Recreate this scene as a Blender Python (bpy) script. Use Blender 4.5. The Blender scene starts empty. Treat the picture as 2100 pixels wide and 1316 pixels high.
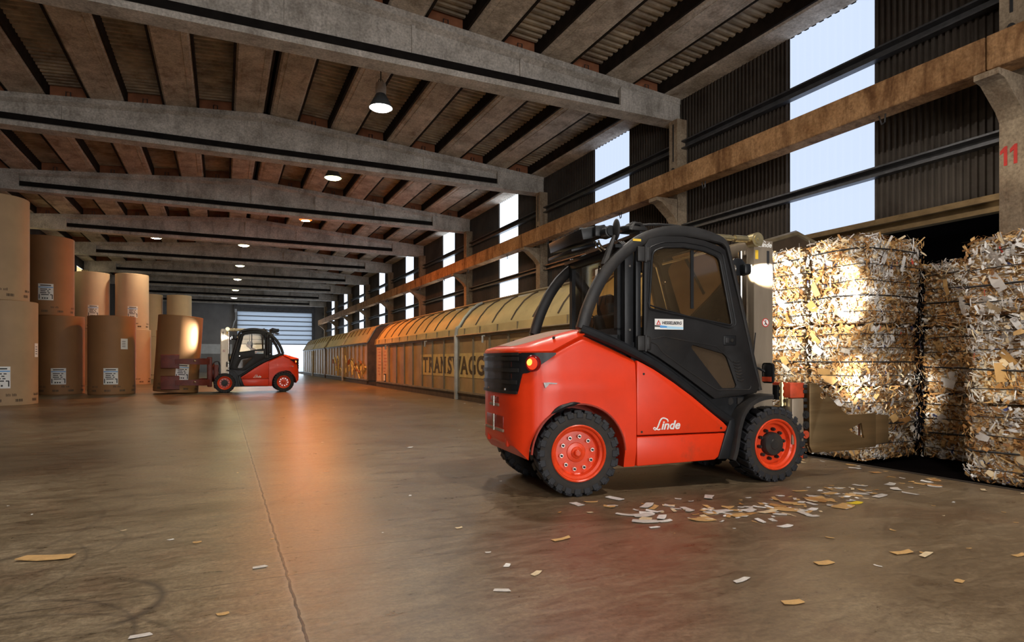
import bpy, bmesh, math, random
from mathutils import Vector, Matrix, noise
random.seed(7)
scene = bpy.context.scene
COL = scene.collection
PI = math.pi

# ------------------------------------------------------------------ camera
CAM_H = 1.13
cam_data = bpy.data.cameras.new('camera')
cam = bpy.data.objects.new('camera', cam_data); COL.objects.link(cam)
cam.location = (0, 0, CAM_H)
cam.rotation_euler = (PI / 2, 0, -math.radians(25.064))
cam_data.sensor_width = 36.0
cam_data.lens = 36.0 * 1270.27 / 2100.0
cam_data.shift_y = (740.43 - 658.0) / 2100.0
cam_data.clip_end = 400
scene.camera = cam

# ------------------------------------------------------------------ world, exposure, daylight
scene.view_settings.view_transform = 'Standard'
scene.view_settings.look = 'None'
scene.view_settings.gamma = 1
scene.view_settings.exposure = 0.0
world = bpy.data.worlds.new('sky'); scene.world = world
world.use_nodes = True
wn = world.node_tree.nodes
wn['Background'].inputs[0].default_value = (0.74, 0.85, 1.0, 1)
wn['Background'].inputs[1].default_value = 1.6

def area_light(name, loc, rot, sx, sy, power, color):
    ld = bpy.data.lights.new(name, 'AREA'); ld.shape = 'RECTANGLE'
    ld.size = sx; ld.size_y = sy; ld.energy = power; ld.color = color
    o = bpy.data.objects.new(name, ld); COL.objects.link(o)
    o.location = loc; o.rotation_euler = rot
    return o
# fill added at an unseen gate behind the camera; daylight by the far gate
area_light('rear_fill', (0.5, -11.9, 2.6), (PI / 2, 0, 0), 9.0, 4.6, 1250, (1.0, 0.95, 0.90))
area_light('far_gate_daylight', (5.1, 70.7, 1.5), (-PI / 2, 0, 0), 7.2, 2.8, 500, (0.8, 0.9, 1.0))

# ------------------------------------------------------------------ materials
def new_mat(name):
    m = bpy.data.materials.new(name); m.use_nodes = True
    nt = m.node_tree
    return m, nt, nt.nodes['Principled BSDF']

def coords(nt, world_space=False, scale=(1, 1, 1)):
    if world_space:
        g = nt.nodes.new('ShaderNodeNewGeometry'); out = g.outputs['Position']
    else:
        g = nt.nodes.new('ShaderNodeTexCoord'); out = g.outputs['Object']
    mp = nt.nodes.new('ShaderNodeMapping'); mp.inputs['Scale'].default_value = scale
    nt.links.new(out, mp.inputs['Vector'])
    return mp.outputs['Vector']

def noise_tex(nt, vec, scale, detail=5, rough=0.6, dist=0.0):
    n = nt.nodes.new('ShaderNodeTexNoise')
    n.inputs['Scale'].default_value = scale; n.inputs['Detail'].default_value = detail
    n.inputs['Roughness'].default_value = rough; n.inputs['Distortion'].default_value = dist
    nt.links.new(vec, n.inputs['Vector'])
    return n.outputs['Fac']

def ramp(nt, fac, stops):
    r = nt.nodes.new('ShaderNodeValToRGB')
    e = r.color_ramp.elements
    while len(e) < len(stops): e.new(0.5)
    for el, (p, c) in zip(e, stops):
        el.position = p; el.color = (*c, 1) if len(c) == 3 else c
    nt.links.new(fac, r.inputs['Fac'])
    return r.outputs['Color']

def mixc(nt, fac, a, b, mode='MIX'):
    m = nt.nodes.new('ShaderNodeMix'); m.data_type = 'RGBA'; m.blend_type = mode
    for sock, v in ((m.inputs[0], fac), (m.inputs[6], a), (m.inputs[7], b)):
        if isinstance(v, (int, float)): sock.default_value = v
        elif isinstance(v, tuple): sock.default_value = (*v, 1)
        else: nt.links.new(v, sock)
    return m.outputs[2]

def mth(nt, op, a, b=None, clamp=False):
    m = nt.nodes.new('ShaderNodeMath'); m.operation = op; m.use_clamp = clamp
    for sock, v in ((m.inputs[0], a), (m.inputs[1], b)):
        if v is None: continue
        if isinstance(v, (int, float)): sock.default_value = v
        else: nt.links.new(v, sock)
    return m.outputs[0]

def bump(nt, b, h, strength=0.3, dist=0.02):
    n = nt.nodes.new('ShaderNodeBump')
    n.inputs['Strength'].default_value = strength; n.inputs['Distance'].default_value = dist
    nt.links.new(h, n.inputs['Height']); nt.links.new(n.outputs['Normal'], b.inputs['Normal'])

def simple(name, col, rough=0.5, metal=0.0, var=0.25, scale=6.0, bmp=0.0, coat=0.0, dirt=None, ws=False, stretch=(1, 1, 1), spec=0.5):
    m, nt, b = new_mat(name)
    v = coords(nt, ws, stretch)
    f = noise_tex(nt, v, scale)
    lo = tuple(c * (1 - var) for c in col); hi = tuple(min(1, c * (1 + var)) for c in col)
    c = ramp(nt, f, [(0.3, lo), (0.7, hi)])
    if dirt:
        f2 = noise_tex(nt, v, scale * 0.45, 8, 0.75)
        k = ramp(nt, f2, [(dirt[1], (0, 0, 0)), (dirt[2], (1, 1, 1))])
        c = mixc(nt, k, c, dirt[0])
    nt.links.new(c, b.inputs['Base Color'])
    b.inputs['Roughness'].default_value = rough; b.inputs['Metallic'].default_value = metal
    b.inputs['Specular IOR Level'].default_value = spec
    if coat: b.inputs['Coat Weight'].default_value = coat; b.inputs['Coat Roughness'].default_value = 0.15
    if bmp: bump(nt, b, noise_tex(nt, v, scale * 4), bmp, 0.01)
    return m

def emis(name, col, strength):
    m, nt, b = new_mat(name)
    b.inputs['Base Color'].default_value = (0.02, 0.02, 0.02, 1); b.inputs['Specular IOR Level'].default_value = 0.1
    b.inputs['Emission Color'].default_value = (*col, 1)
    b.inputs['Emission Strength'].default_value = strength
    return m

def concrete(name, base, dark, stain, stain_lo=0.5, stain_hi=0.75, vertical=(1, 1, 0.25)):
    m, nt, b = new_mat(name)
    p = coords(nt, True); pv = coords(nt, True, vertical)
    f = noise_tex(nt, p, 1.3, 8, 0.7)
    c = ramp(nt, f, [(0.36, dark), (0.62, base)])
    fine = noise_tex(nt, p, 22, 6, 0.7)
    c = mixc(nt, 0.7, c, ramp(nt, fine, [(0.28, (0.3, 0.3, 0.3)), (0.66, (1.15, 1.15, 1.15))]), 'MULTIPLY')
    st = noise_tex(nt, pv, 3.2, 7, 0.7, 0.4)
    c = mixc(nt, ramp(nt, st, [(stain_lo, (0, 0, 0)), (stain_hi, (0.85, 0.85, 0.85))]), c, stain)
    nt.links.new(c, b.inputs['Base Color'])
    b.inputs['Roughness'].default_value = 0.85
    b.inputs['Specular IOR Level'].default_value = 0.25
    bump(nt, b, fine, 0.25, 0.01)
    return m

M = {}
M['beam'] = concrete('beam_concrete', (0.66, 0.61, 0.55), (0.38, 0.345, 0.30), (0.14, 0.115, 0.09), 0.52, 0.78)
M['slab'] = concrete('slab_concrete', (0.72, 0.63, 0.53), (0.38, 0.32, 0.255), (0.16, 0.11, 0.07), 0.5, 0.75, (1, 0.5, 1))
M['crane'] = concrete('rusty_concrete', (0.58, 0.33, 0.155), (0.34, 0.17, 0.068), (0.10, 0.038, 0.012), 0.47, 0.68)
M['col'] = concrete('column_concrete', (0.46, 0.36, 0.25), (0.28, 0.20, 0.13), (0.12, 0.06, 0.028), 0.52, 0.74)
M['sheet_roof'] = simple('roof_sheet', (0.36, 0.29, 0.21), 0.75, 0, 0.4, 2.0, ws=True, dirt=((0.13, 0.075, 0.045), 0.5, 0.7))
M['wall_sheet'] = simple('wall_sheet', (0.060, 0.048, 0.038), 0.6, 0, 0.35, 0.8, ws=True, dirt=((0.028, 0.016, 0.010), 0.48, 0.7), spec=0.3)
M['infill'] = simple('terracotta_infill', (0.34, 0.13, 0.06), 0.85, 0, 0.3, 3, ws=True)
M['steel_dark'] = simple('dark_steel', (0.09, 0.09, 0.095), 0.42, 0.6, 0.3, 6)
M['steel_edge'] = simple('edge_steel', (0.05, 0.042, 0.035), 0.55, 0.5, 0.4, 6)
M['plaster'] = simple('grey_cladding', (0.30, 0.30, 0.31), 0.7, 0, 0.15, 1.0, ws=True)
M['black_void'] = simple('near_black', (0.005, 0.004, 0.004), 0.95, 0, 0.2, 1, spec=0.0)
M['slab_side'] = simple('slab_side_black', (0.022, 0.016, 0.012), 0.9, 0, 0.4, 3, ws=True, spec=0.15)  # near-black colour of the slab sides
M['beam_shade'] = simple('shade_black', (0.012, 0.010, 0.009), 0.9, 0, 0.3, 4, spec=0.1)  # black that stands for the shade above the girder flanges
M['shutter'] = simple('shutter_white', (0.72, 0.76, 0.80), 0.45, 0, 0.1, 2)
def translucent_mat(name, col, k):
    m, nt, b = new_mat(name)
    out = [n for n in nt.nodes if n.type == 'OUTPUT_MATERIAL'][0]
    b.inputs['Base Color'].default_value = (*col, 1); b.inputs['Roughness'].default_value = .5
    tl = nt.nodes.new('ShaderNodeBsdfTranslucent'); tl.inputs[0].default_value = (*col, 1)
    mx = nt.nodes.new('ShaderNodeMixShader'); mx.inputs[0].default_value = k
    nt.links.new(b.outputs[0], mx.inputs[1]); nt.links.new(tl.outputs[0], mx.inputs[2]); nt.links.new(mx.outputs[0], out.inputs[0])
    return m
M['shutter_lit'] = translucent_mat('translucent_shutter', (0.86, 0.90, 0.94), 0.7)
M['sky_panel'] = emis('daylit_panel', (0.68, 0.80, 1.03), 1.0)
M['sky_panel_clear'] = emis('clear_daylit_panel', (0.74, 0.86, 1.0), 3.0)
M['warm_panel'] = emis('yellowed_panel', (1.0, 0.80, 0.38), 1.0)
M['orange'] = simple('orange_red_paint', (0.82, 0.042, 0.004), 0.42, 0, 0.08, 3, coat=0.10, dirt=((0.42, 0.06, 0.025), 0.60, 0.80))
M['orange_dusty'] = simple('dusty_orange_paint', (0.46, 0.22, 0.14), 0.6, 0, 0.3, 5, dirt=((0.36, 0.26, 0.19), 0.38, 0.60))
M['orange_rim'] = simple('rim_paint', (0.82, 0.065, 0.014), 0.33, 0, 0.15, 9, dirt=((0.25, 0.035, 0.02), 0.55, 0.8))
M['black'] = simple('black_coat', (0.010, 0.011, 0.013), 0.42, 0, 0.35, 9, bmp=0.1, spec=0.35)
M['black_dusty'] = simple('dusty_black', (0.020, 0.019, 0.019), 0.5, 0, 0.4, 5, dirt=((0.055, 0.042, 0.03), 0.52, 0.78), spec=0.4)
M['door_black'] = simple('door_black', (0.012, 0.0115, 0.012), 0.5, 0, 0.3, 5, bmp=0.08, dirt=((0.026, 0.021, 0.016), 0.55, 0.8), spec=0.3)
M['rubber'] = simple('tyre_rubber', (0.015, 0.016, 0.020), 0.65, 0, 0.3, 14, bmp=0.15)
M['rubber_side'] = simple('tyre_sidewall', (0.026, 0.021, 0.017), 0.75, 0, 0.4, 10, bmp=0.15)
M['chrome'] = simple('bright_steel', (0.75, 0.72, 0.66), 0.22, 1.0, 0.1, 9)
M['mast'] = simple('mast_steel', (0.40, 0.33, 0.25), 0.40, 0.55, 0.2, 4, stretch=(1, 1, 0.2))
M['plate'] = simple('clamp_steel', (0.26, 0.175, 0.085), 0.38, 0.75, 0.25, 3, stretch=(0.2, 1, 2.5), dirt=((0.13, 0.075, 0.035), 0.5, 0.75))
M['carriage_red'] = simple('carriage_red', (0.62, 0.075, 0.025), 0.5, 0, 0.3, 6, dirt=((0.15, 0.04, 0.02), 0.5, 0.75))
M['dark_red'] = simple('dark_red_paint', (0.30, 0.028, 0.012), 0.45, 0, 0.3, 6)
M['clamp_red'] = simple('grimy_clamp_red', (0.13, 0.020, 0.010), 0.5, 0.1, 0.3, 6)
M['white'] = simple('white_print', (0.85, 0.85, 0.83), 0.5, 0, 0.04, 4)
M['ink'] = simple('black_print', (0.02, 0.02, 0.022), 0.6, 0, 0.1, 4)
M['blue'] = simple('blue_print', (0.10, 0.36, 0.78), 0.5, 0, 0.1, 4)
M['light_blue'] = simple('pale_blue_print', (0.42, 0.70, 0.92), 0.5, 0, 0.1, 4)
M['red_print'] = simple('red_print', (0.62, 0.03, 0.02), 0.55, 0, 0.2, 8)
M['yellow'] = simple('yellow_print', (0.85, 0.55, 0.04), 0.5, 0, 0.1, 4)
M['seat'] = simple('seat_fabric', (0.018, 0.018, 0.02), 0.85, 0, 0.2, 30)
M['dust'] = simple('dust_layer', (0.30, 0.20, 0.14), 0.85, 0, 0.3, 8)
M['chip'] = simple('bare_metal_chip', (0.45, 0.45, 0.45), 0.5, 0.3, 0.3, 30)
M['hose'] = simple('hose_rubber', (0.015, 0.015, 0.016), 0.45, 0, 0.2, 10)
M['brass'] = simple('brass_fitting', (0.72, 0.62, 0.36), 0.3, 0.9, 0.2, 10)
M['tail_red'] = emis('tail_lamp_red', (1.0, 0.06, 0.015), 0.85)
M['tail_ring'] = simple('red_plastic', (0.22, 0.006, 0.008), 0.2, 0, 0.1, 5)
M['tail_hot'] = emis('tail_lamp_hot', (1.0, 0.42, 0.06), 2.5)
M['kraft'] = simple('kraft_paper', (0.31, 0.155, 0.062), 0.62, 0, 0.10, 1.5, bmp=0.06)
M['kraft_grey'] = simple('kraft_paper_grey', (0.40, 0.265, 0.145), 0.62, 0, 0.10, 1.5, bmp=0.06)
M['liner'] = simple('pale_liner_paper', (0.66, 0.48, 0.32), 0.6, 0, 0.06, 1.5, bmp=0.04)
M['core'] = simple('roll_core', (0.10, 0.065, 0.035), 0.8, 0, 0.2, 5)
M['print_faint'] = simple('faded_print', (0.13, 0.085, 0.05), 0.7, 0, 0.2, 9)
M['wagon'] = simple('wagon_wall', (0.38, 0.235, 0.095), 0.5, 0, 0.25, 1.2, ws=True, dirt=((0.21, 0.105, 0.035), 0.5, 0.75))
M['wagon_roof'] = simple('wagon_roof', (0.50, 0.37, 0.15), 0.45, 0, 0.2, 1.0, ws=True, dirt=((0.22, 0.13, 0.055), 0.52, 0.75))
M['wagon_rib'] = simple('wagon_rib', (0.20, 0.155, 0.09), 0.5, 0.1, 0.3, 3, ws=True)
M['wagon_post'] = simple('wagon_post', (0.48, 0.47, 0.41), 0.45, 0.3, 0.2, 3, ws=True)
M['wagon_dark'] = simple('wagon_frame', (0.07, 0.045, 0.025), 0.7, 0.1, 0.4, 3, ws=True)
M['banner'] = simple('faded_banner', (0.64, 0.43, 0.15), 0.6, 0, 0.2, 3, ws=True)
M['lettering'] = simple('banner_letters', (0.075, 0.045, 0.018), 0.6, 0, 0.3, 4, ws=True)
M['pale_door'] = simple('pale_panel', (0.52, 0.34, 0.15), 0.55, 0, 0.2, 3, ws=True)
M['graffiti'] = simple('pale_graffiti', (0.62, 0.50, 0.18), 0.6, 0, 0.35, 3, ws=True)
M['graffiti_red'] = simple('red_graffiti', (0.40, 0.10, 0.03), 0.6, 0, 0.3, 3, ws=True)
M['lamp_shade'] = simple('lamp_shade', (0.12, 0.15, 0.17), 0.4, 0.3, 0.2, 6)
M['lamp_housing'] = simple('lamp_housing', (0.62, 0.58, 0.54), 0.5, 0.2, 0.15, 8)
M['skin'] = simple('skin', (0.42, 0.22, 0.14), 0.55, 0, 0.1, 9)
M['hair'] = simple('dark_hair', (0.02, 0.015, 0.012), 0.7, 0, 0.2, 20)
M['jacket'] = simple('beige_jacket', (0.36, 0.26, 0.15), 0.8, 0, 0.15, 9)
M['trousers'] = simple('dark_trousers', (0.03, 0.03, 0.045), 0.8, 0, 0.15, 9)
PAPERS = []
for nm, c in (('white', (0.78, 0.76, 0.73)), ('grey', (0.60, 0.56, 0.52)), ('cream', (0.68, 0.54, 0.34)), ('tan', (0.56, 0.34, 0.13)),
              ('kraft', (0.42, 0.21, 0.065)), ('brown', (0.24, 0.11, 0.035)), ('blue', (0.04, 0.05, 0.16)), ('red', (0.55, 0.06, 0.03)), ('yellow', (0.8, 0.6, 0.03))):
    PAPERS.append(simple('paper_' + nm, c, 0.75, 0, 0.12, 7))

def bale_mat():
    m, nt, b = new_mat('pressed_paper')
    v = coords(nt, False, (1, 1, 2.0))
    f = noise_tex(nt, v, 5, 3, 0.5)
    vm = nt.nodes.new('ShaderNodeVectorMath'); vm.operation = 'ADD'
    cmb = nt.nodes.new('ShaderNodeCombineXYZ')
    nt.links.new(mth(nt, 'MULTIPLY', f, 0.5), cmb.inputs[0]); nt.links.new(mth(nt, 'MULTIPLY', f, 0.5), cmb.inputs[1]); nt.links.new(mth(nt, 'MULTIPLY', f, 0.5), cmb.inputs[2])
    nt.links.new(v, vm.inputs[0]); nt.links.new(cmb.outputs[0], vm.inputs[1])
    vo = nt.nodes.new('ShaderNodeTexVoronoi'); vo.inputs['Scale'].default_value = 19
    nt.links.new(vm.outputs[0], vo.inputs['Vector'])
    sep = nt.nodes.new('ShaderNodeSeparateColor'); nt.links.new(vo.outputs['Color'], sep.inputs[0])
    c = ramp(nt, sep.outputs[0], [(0.0, (0.10, 0.05, 0.02)), (0.16, (0.30, 0.15, 0.05)), (0.36, (0.50, 0.29, 0.10)), (0.56, (0.64, 0.48, 0.28)), (0.78, (0.72, 0.68, 0.62))])
    nt.links.new(c, b.inputs['Base Color']); b.inputs['Roughness'].default_value = 0.8
    bump(nt, b, vo.outputs['Distance'], 0.8, 0.03)
    return m
M['bale'] = bale_mat()

def glass_mat(name, tint, alpha, dusty, ior=1.3):
    m = bpy.data.materials.new(name); m.use_nodes = True
    nt = m.node_tree; nt.nodes.clear()
    out = nt.nodes.new('ShaderNodeOutputMaterial')
    tr = nt.nodes.new('ShaderNodeBsdfTransparent'); tr.inputs[0].default_value = (*tint, 1)
    gl = nt.nodes.new('ShaderNodeBsdfGlossy'); gl.inputs['Roughness'].default_value = 0.04
    df = nt.nodes.new('ShaderNodeBsdfDiffuse'); df.inputs[0].default_value = (*dusty, 1)
    fr = nt.nodes.new('ShaderNodeFresnel'); fr.inputs[0].default_value = ior
    m1 = nt.nodes.new('ShaderNodeMixShader'); m2 = nt.nodes.new('ShaderNodeMixShader')
    v = coords(nt, False, (1, 1, 0.35))
    d = ramp(nt, noise_tex(nt, v, 2.2, 2, 0.4), [(0.3, (alpha * 0.6,) * 3), (0.75, (alpha * 1.5,) * 3)])
    nt.links.new(d, m1.inputs[0]); nt.links.new(tr.outputs[0], m1.inputs[1]); nt.links.new(df.outputs[0], m1.inputs[2])
    nt.links.new(fr.outputs[0], m2.inputs[0]); nt.links.new(m1.outputs[0], m2.inputs[1]); nt.links.new(gl.outputs[0], m2.inputs[2])
    nt.links.new(m2.outputs[0], out.inputs[0])
    return m
M['glass'] = glass_mat('dusty_glass', (0.88, 0.80, 0.68), 0.05, (0.45, 0.33, 0.20))
M['glass_rear'] = glass_mat('rear_glass', (0.80, 0.70, 0.58), 0.05, (0.35, 0.22, 0.12), 1.1)
M['glass_dark'] = glass_mat('dirty_glass', (0.5, 0.45, 0.38), 0.6, (0.10, 0.07, 0.045))

def floor_mat():
    m, nt, b = new_mat('worn_concrete_floor')
    p = coords(nt, True)
    sx = nt.nodes.new('ShaderNodeSeparateXYZ'); nt.links.new(p, sx.inputs[0])
    X, Y = sx.outputs[0], sx.outputs[1]
    f1 = noise_tex(nt, p, 0.45, 6, 0.65, 0.6)
    c = ramp(nt, f1, [(0.32, (0.135, 0.096, 0.052)), (0.5, (0.255, 0.196, 0.120)), (0.68, (0.36, 0.29, 0.19))])
    # rusty stains
    f3 = noise_tex(nt, p, 0.5, 7, 0.75, 0.3)
    c = mixc(nt, ramp(nt, f3, [(0.52, (0, 0, 0)), (0.72, (0.7, 0.7, 0.7))]), c, (0.19, 0.085, 0.045))
    # reddish wear patch in front of the forklift
    def blob(cx, cy, r, soft):
        d = mth(nt, 'SQRT', mth(nt, 'ADD', mth(nt, 'POWER', mth(nt, 'SUBTRACT', X, cx), 2.0), mth(nt, 'POWER', mth(nt, 'SUBTRACT', Y, cy), 2.0)))
        d = mth(nt, 'ADD', d, mth(nt, 'MULTIPLY', mth(nt, 'SUBTRACT', f3, 0.5), 1.6))
        return mth(nt, 'DIVIDE', mth(nt, 'SUBTRACT', r, d), soft, True)
    c = mixc(nt, mth(nt, 'MULTIPLY', blob(2.0, 3.2, 0.75, 0.7), 0.5), c, (0.21, 0.062, 0.038))
    c = mixc(nt, mth(nt, 'MULTIPLY', blob(1.5, 2.2, 0.6, 0.7), 0.5), c, (0.21, 0.062, 0.038))
    # broad darker wash on the left lane
    c = mixc(nt, mth(nt, 'MULTIPLY', blob(-2.0, 8.6, 2.0, 1.4), 0.75), c, (0.075, 0.05, 0.03))
    # slurry brush marks
    st = coords(nt, True, (1.0, 3.2, 1))
    f2 = noise_tex(nt, st, 2.6, 9, 0.72, 0.8)
    c = mixc(nt, 0.75, c, ramp(nt, f2, [(0.30, (0.30, 0.28, 0.26)), (0.60, (1, 1, 1)), (0.8, (1.0, 1.0, 1.0))]), 'MULTIPLY')
    f5 = noise_tex(nt, p, 38, 6, 0.75)
    c = mixc(nt, 0.85, c, ramp(nt, f5, [(0.3, (0.35, 0.34, 0.33)), (0.62, (1.2, 1.2, 1.2))]), 'MULTIPLY')
    f7 = noise_tex(nt, coords(nt, True, (1.0, 2.2, 1)), 7.5, 9, 0.8, 1.2)
    c = mixc(nt, 0.8, c, ramp(nt, f7, [(0.36, (0.38, 0.36, 0.34)), (0.58, (1.15, 1.15, 1.15))]), 'MULTIPLY')
    # pale scratches
    sc = coords(nt, True, (6, 1, 1))
    f6 = noise_tex(nt, sc, 3.5, 8, 0.8, 1.5)
    c = mixc(nt, ramp(nt, f6, [(0.60, (0, 0, 0)), (0.74, (0.6, 0.6, 0.6))]), c, (0.38, 0.32, 0.24))
    # tyre skid arcs: centre, radius, width, angular window centre and half width
    for cx, cy, r, w, ax, ay, ar, k in ((-0.62, 3.42, 0.36, 0.035, -0.3, 3.4, 0.42, 0.9), (-0.95, 3.0, 0.62, 0.02, -0.5, 3.2, 0.8, 0.6),
                                    (-1.6, 4.2, 0.9, 0.018, -1.1, 4.0, 1.0, 0.5), (-1.1, 4.6, 0.55, 0.018, -1.0, 4.4, 1.0, 0.5),
                                    (-0.9, 2.6, 0.8, 0.02, -0.4, 3.1, 0.9, 0.5), (-2.2, 5.3, 1.4, 0.03, -1.2, 4.9, 1.6, 0.4), (1.2, 1.2, 1.5, 0.02, 0.2, 2.4, 0.8, 0.4),
                                    (-1.4, 6.6, 2.2, 0.05, -0.6, 5.0, 2.2, 0.35), (0.0, 9.5, 3.5, 0.05, -1.5, 6.6, 2.5, 0.35)):
        d = mth(nt, 'SQRT', mth(nt, 'ADD', mth(nt, 'POWER', mth(nt, 'SUBTRACT', X, cx), 2.0), mth(nt, 'POWER', mth(nt, 'SUBTRACT', Y, cy), 2.0)))
        d = mth(nt, 'ADD', d, mth(nt, 'MULTIPLY', mth(nt, 'SUBTRACT', f1, 0.5), 0.12))
        ring = mth(nt, 'SUBTRACT', 1.0, mth(nt, 'DIVIDE', mth(nt, 'ABSOLUTE', mth(nt, 'SUBTRACT', d, r)), w), True)
        e = mth(nt, 'SQRT', mth(nt, 'ADD', mth(nt, 'POWER', mth(nt, 'SUBTRACT', X, ax), 2.0), mth(nt, 'POWER', mth(nt, 'SUBTRACT', Y, ay), 2.0)))
        win = mth(nt, 'MULTIPLY', mth(nt, 'DIVIDE', mth(nt, 'SUBTRACT', ar, e), ar * 0.4, True), k)
        c = mixc(nt, mth(nt, 'MULTIPLY', mth(nt, 'MULTIPLY', ring, win), ramp(nt, f5, [(0.2, (0.4, 0.4, 0.4)), (0.6, (1, 1, 1))])), c, (0.03, 0.024, 0.02))
    # joints: one lengthways at x = 0.31, cracked cross joints
    wob = mth(nt, 'MULTIPLY', mth(nt, 'SUBTRACT', noise_tex(nt, p, 6, 4, 0.7), 0.5), 0.035)
    dj = mth(nt, 'ABSOLUTE', mth(nt, 'ADD', mth(nt, 'SUBTRACT', X, 0.31), wob))
    c = mixc(nt, mth(nt, 'MULTIPLY', mth(nt, 'SUBTRACT', 1.0, mth(nt, 'DIVIDE', dj, 0.03), True), 0.55), c, (0.34, 0.28, 0.21))
    c = mixc(nt, mth(nt, 'LESS_THAN', dj, 0.007), c, (0.012, 0.009, 0.007))
    dc = mth(nt, 'ABSOLUTE', mth(nt, 'ADD', mth(nt, 'ADD', mth(nt, 'SUBTRACT', Y, 3.88), mth(nt, 'MULTIPLY', X, 0.065)), wob))
    right = mth(nt, 'GREATER_THAN', X, 0.31)
    c = mixc(nt, mth(nt, 'MULTIPLY', mth(nt, 'LESS_THAN', dc, 0.006), mth(nt, 'MULTIPLY', right, 0.8)), c, (0.03, 0.022, 0.016))
    dc2 = mth(nt, 'ABSOLUTE', mth(nt, 'ADD', mth(nt, 'SUBTRACT', mth(nt, 'MODULO', mth(nt, 'ADD', Y, 30.0), 7.09), 5.1), wob))
    c = mixc(nt, mth(nt, 'MULTIPLY', mth(nt, 'LESS_THAN', dc2, 0.006), 0.6), c, (0.03, 0.022, 0.016))
    # warm lamp reflection put into the colour right of the joint
    c = mixc(nt, mth(nt, 'MULTIPLY', right, 0.5), c, mixc(nt, 0.5, c, (0.19, 0.115, 0.065)))
    nt.links.new(c, b.inputs['Base Color'])
    rr = ramp(nt, mixc(nt, .5, f2, f7), [(0.3, (0.20, 0.20, 0.20)), (0.7, (0.50, 0.50, 0.50))])
    sr = nt.nodes.new('ShaderNodeSeparateColor'); nt.links.new(rr, sr.inputs[0])
    nt.links.new(sr.outputs[0], b.inputs['Roughness'])
    b.inputs['Specular IOR Level'].default_value = 0.55
    bump(nt, b, f7, 0.25, 0.008)
    return m
M['floor'] = floor_mat()

# ------------------------------------------------------------------ mesh helpers
def link(o, parent=None):
    COL.objects.link(o)
    if parent is not None: o.parent = parent
    return o

def tag(o, label=None, cat=None, group=None, kind=None):
    if label: o['label'] = label
    if cat: o['category'] = cat
    if group: o['group'] = group
    if kind: o['kind'] = kind
    return o

def empty(name, loc=(0, 0, 0), rz=0.0):
    o = bpy.data.objects.new(name, None); COL.objects.link(o)
    o.location = loc; o.rotation_euler = (0, 0, rz); o.empty_display_size = 0.1
    return o

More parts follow.
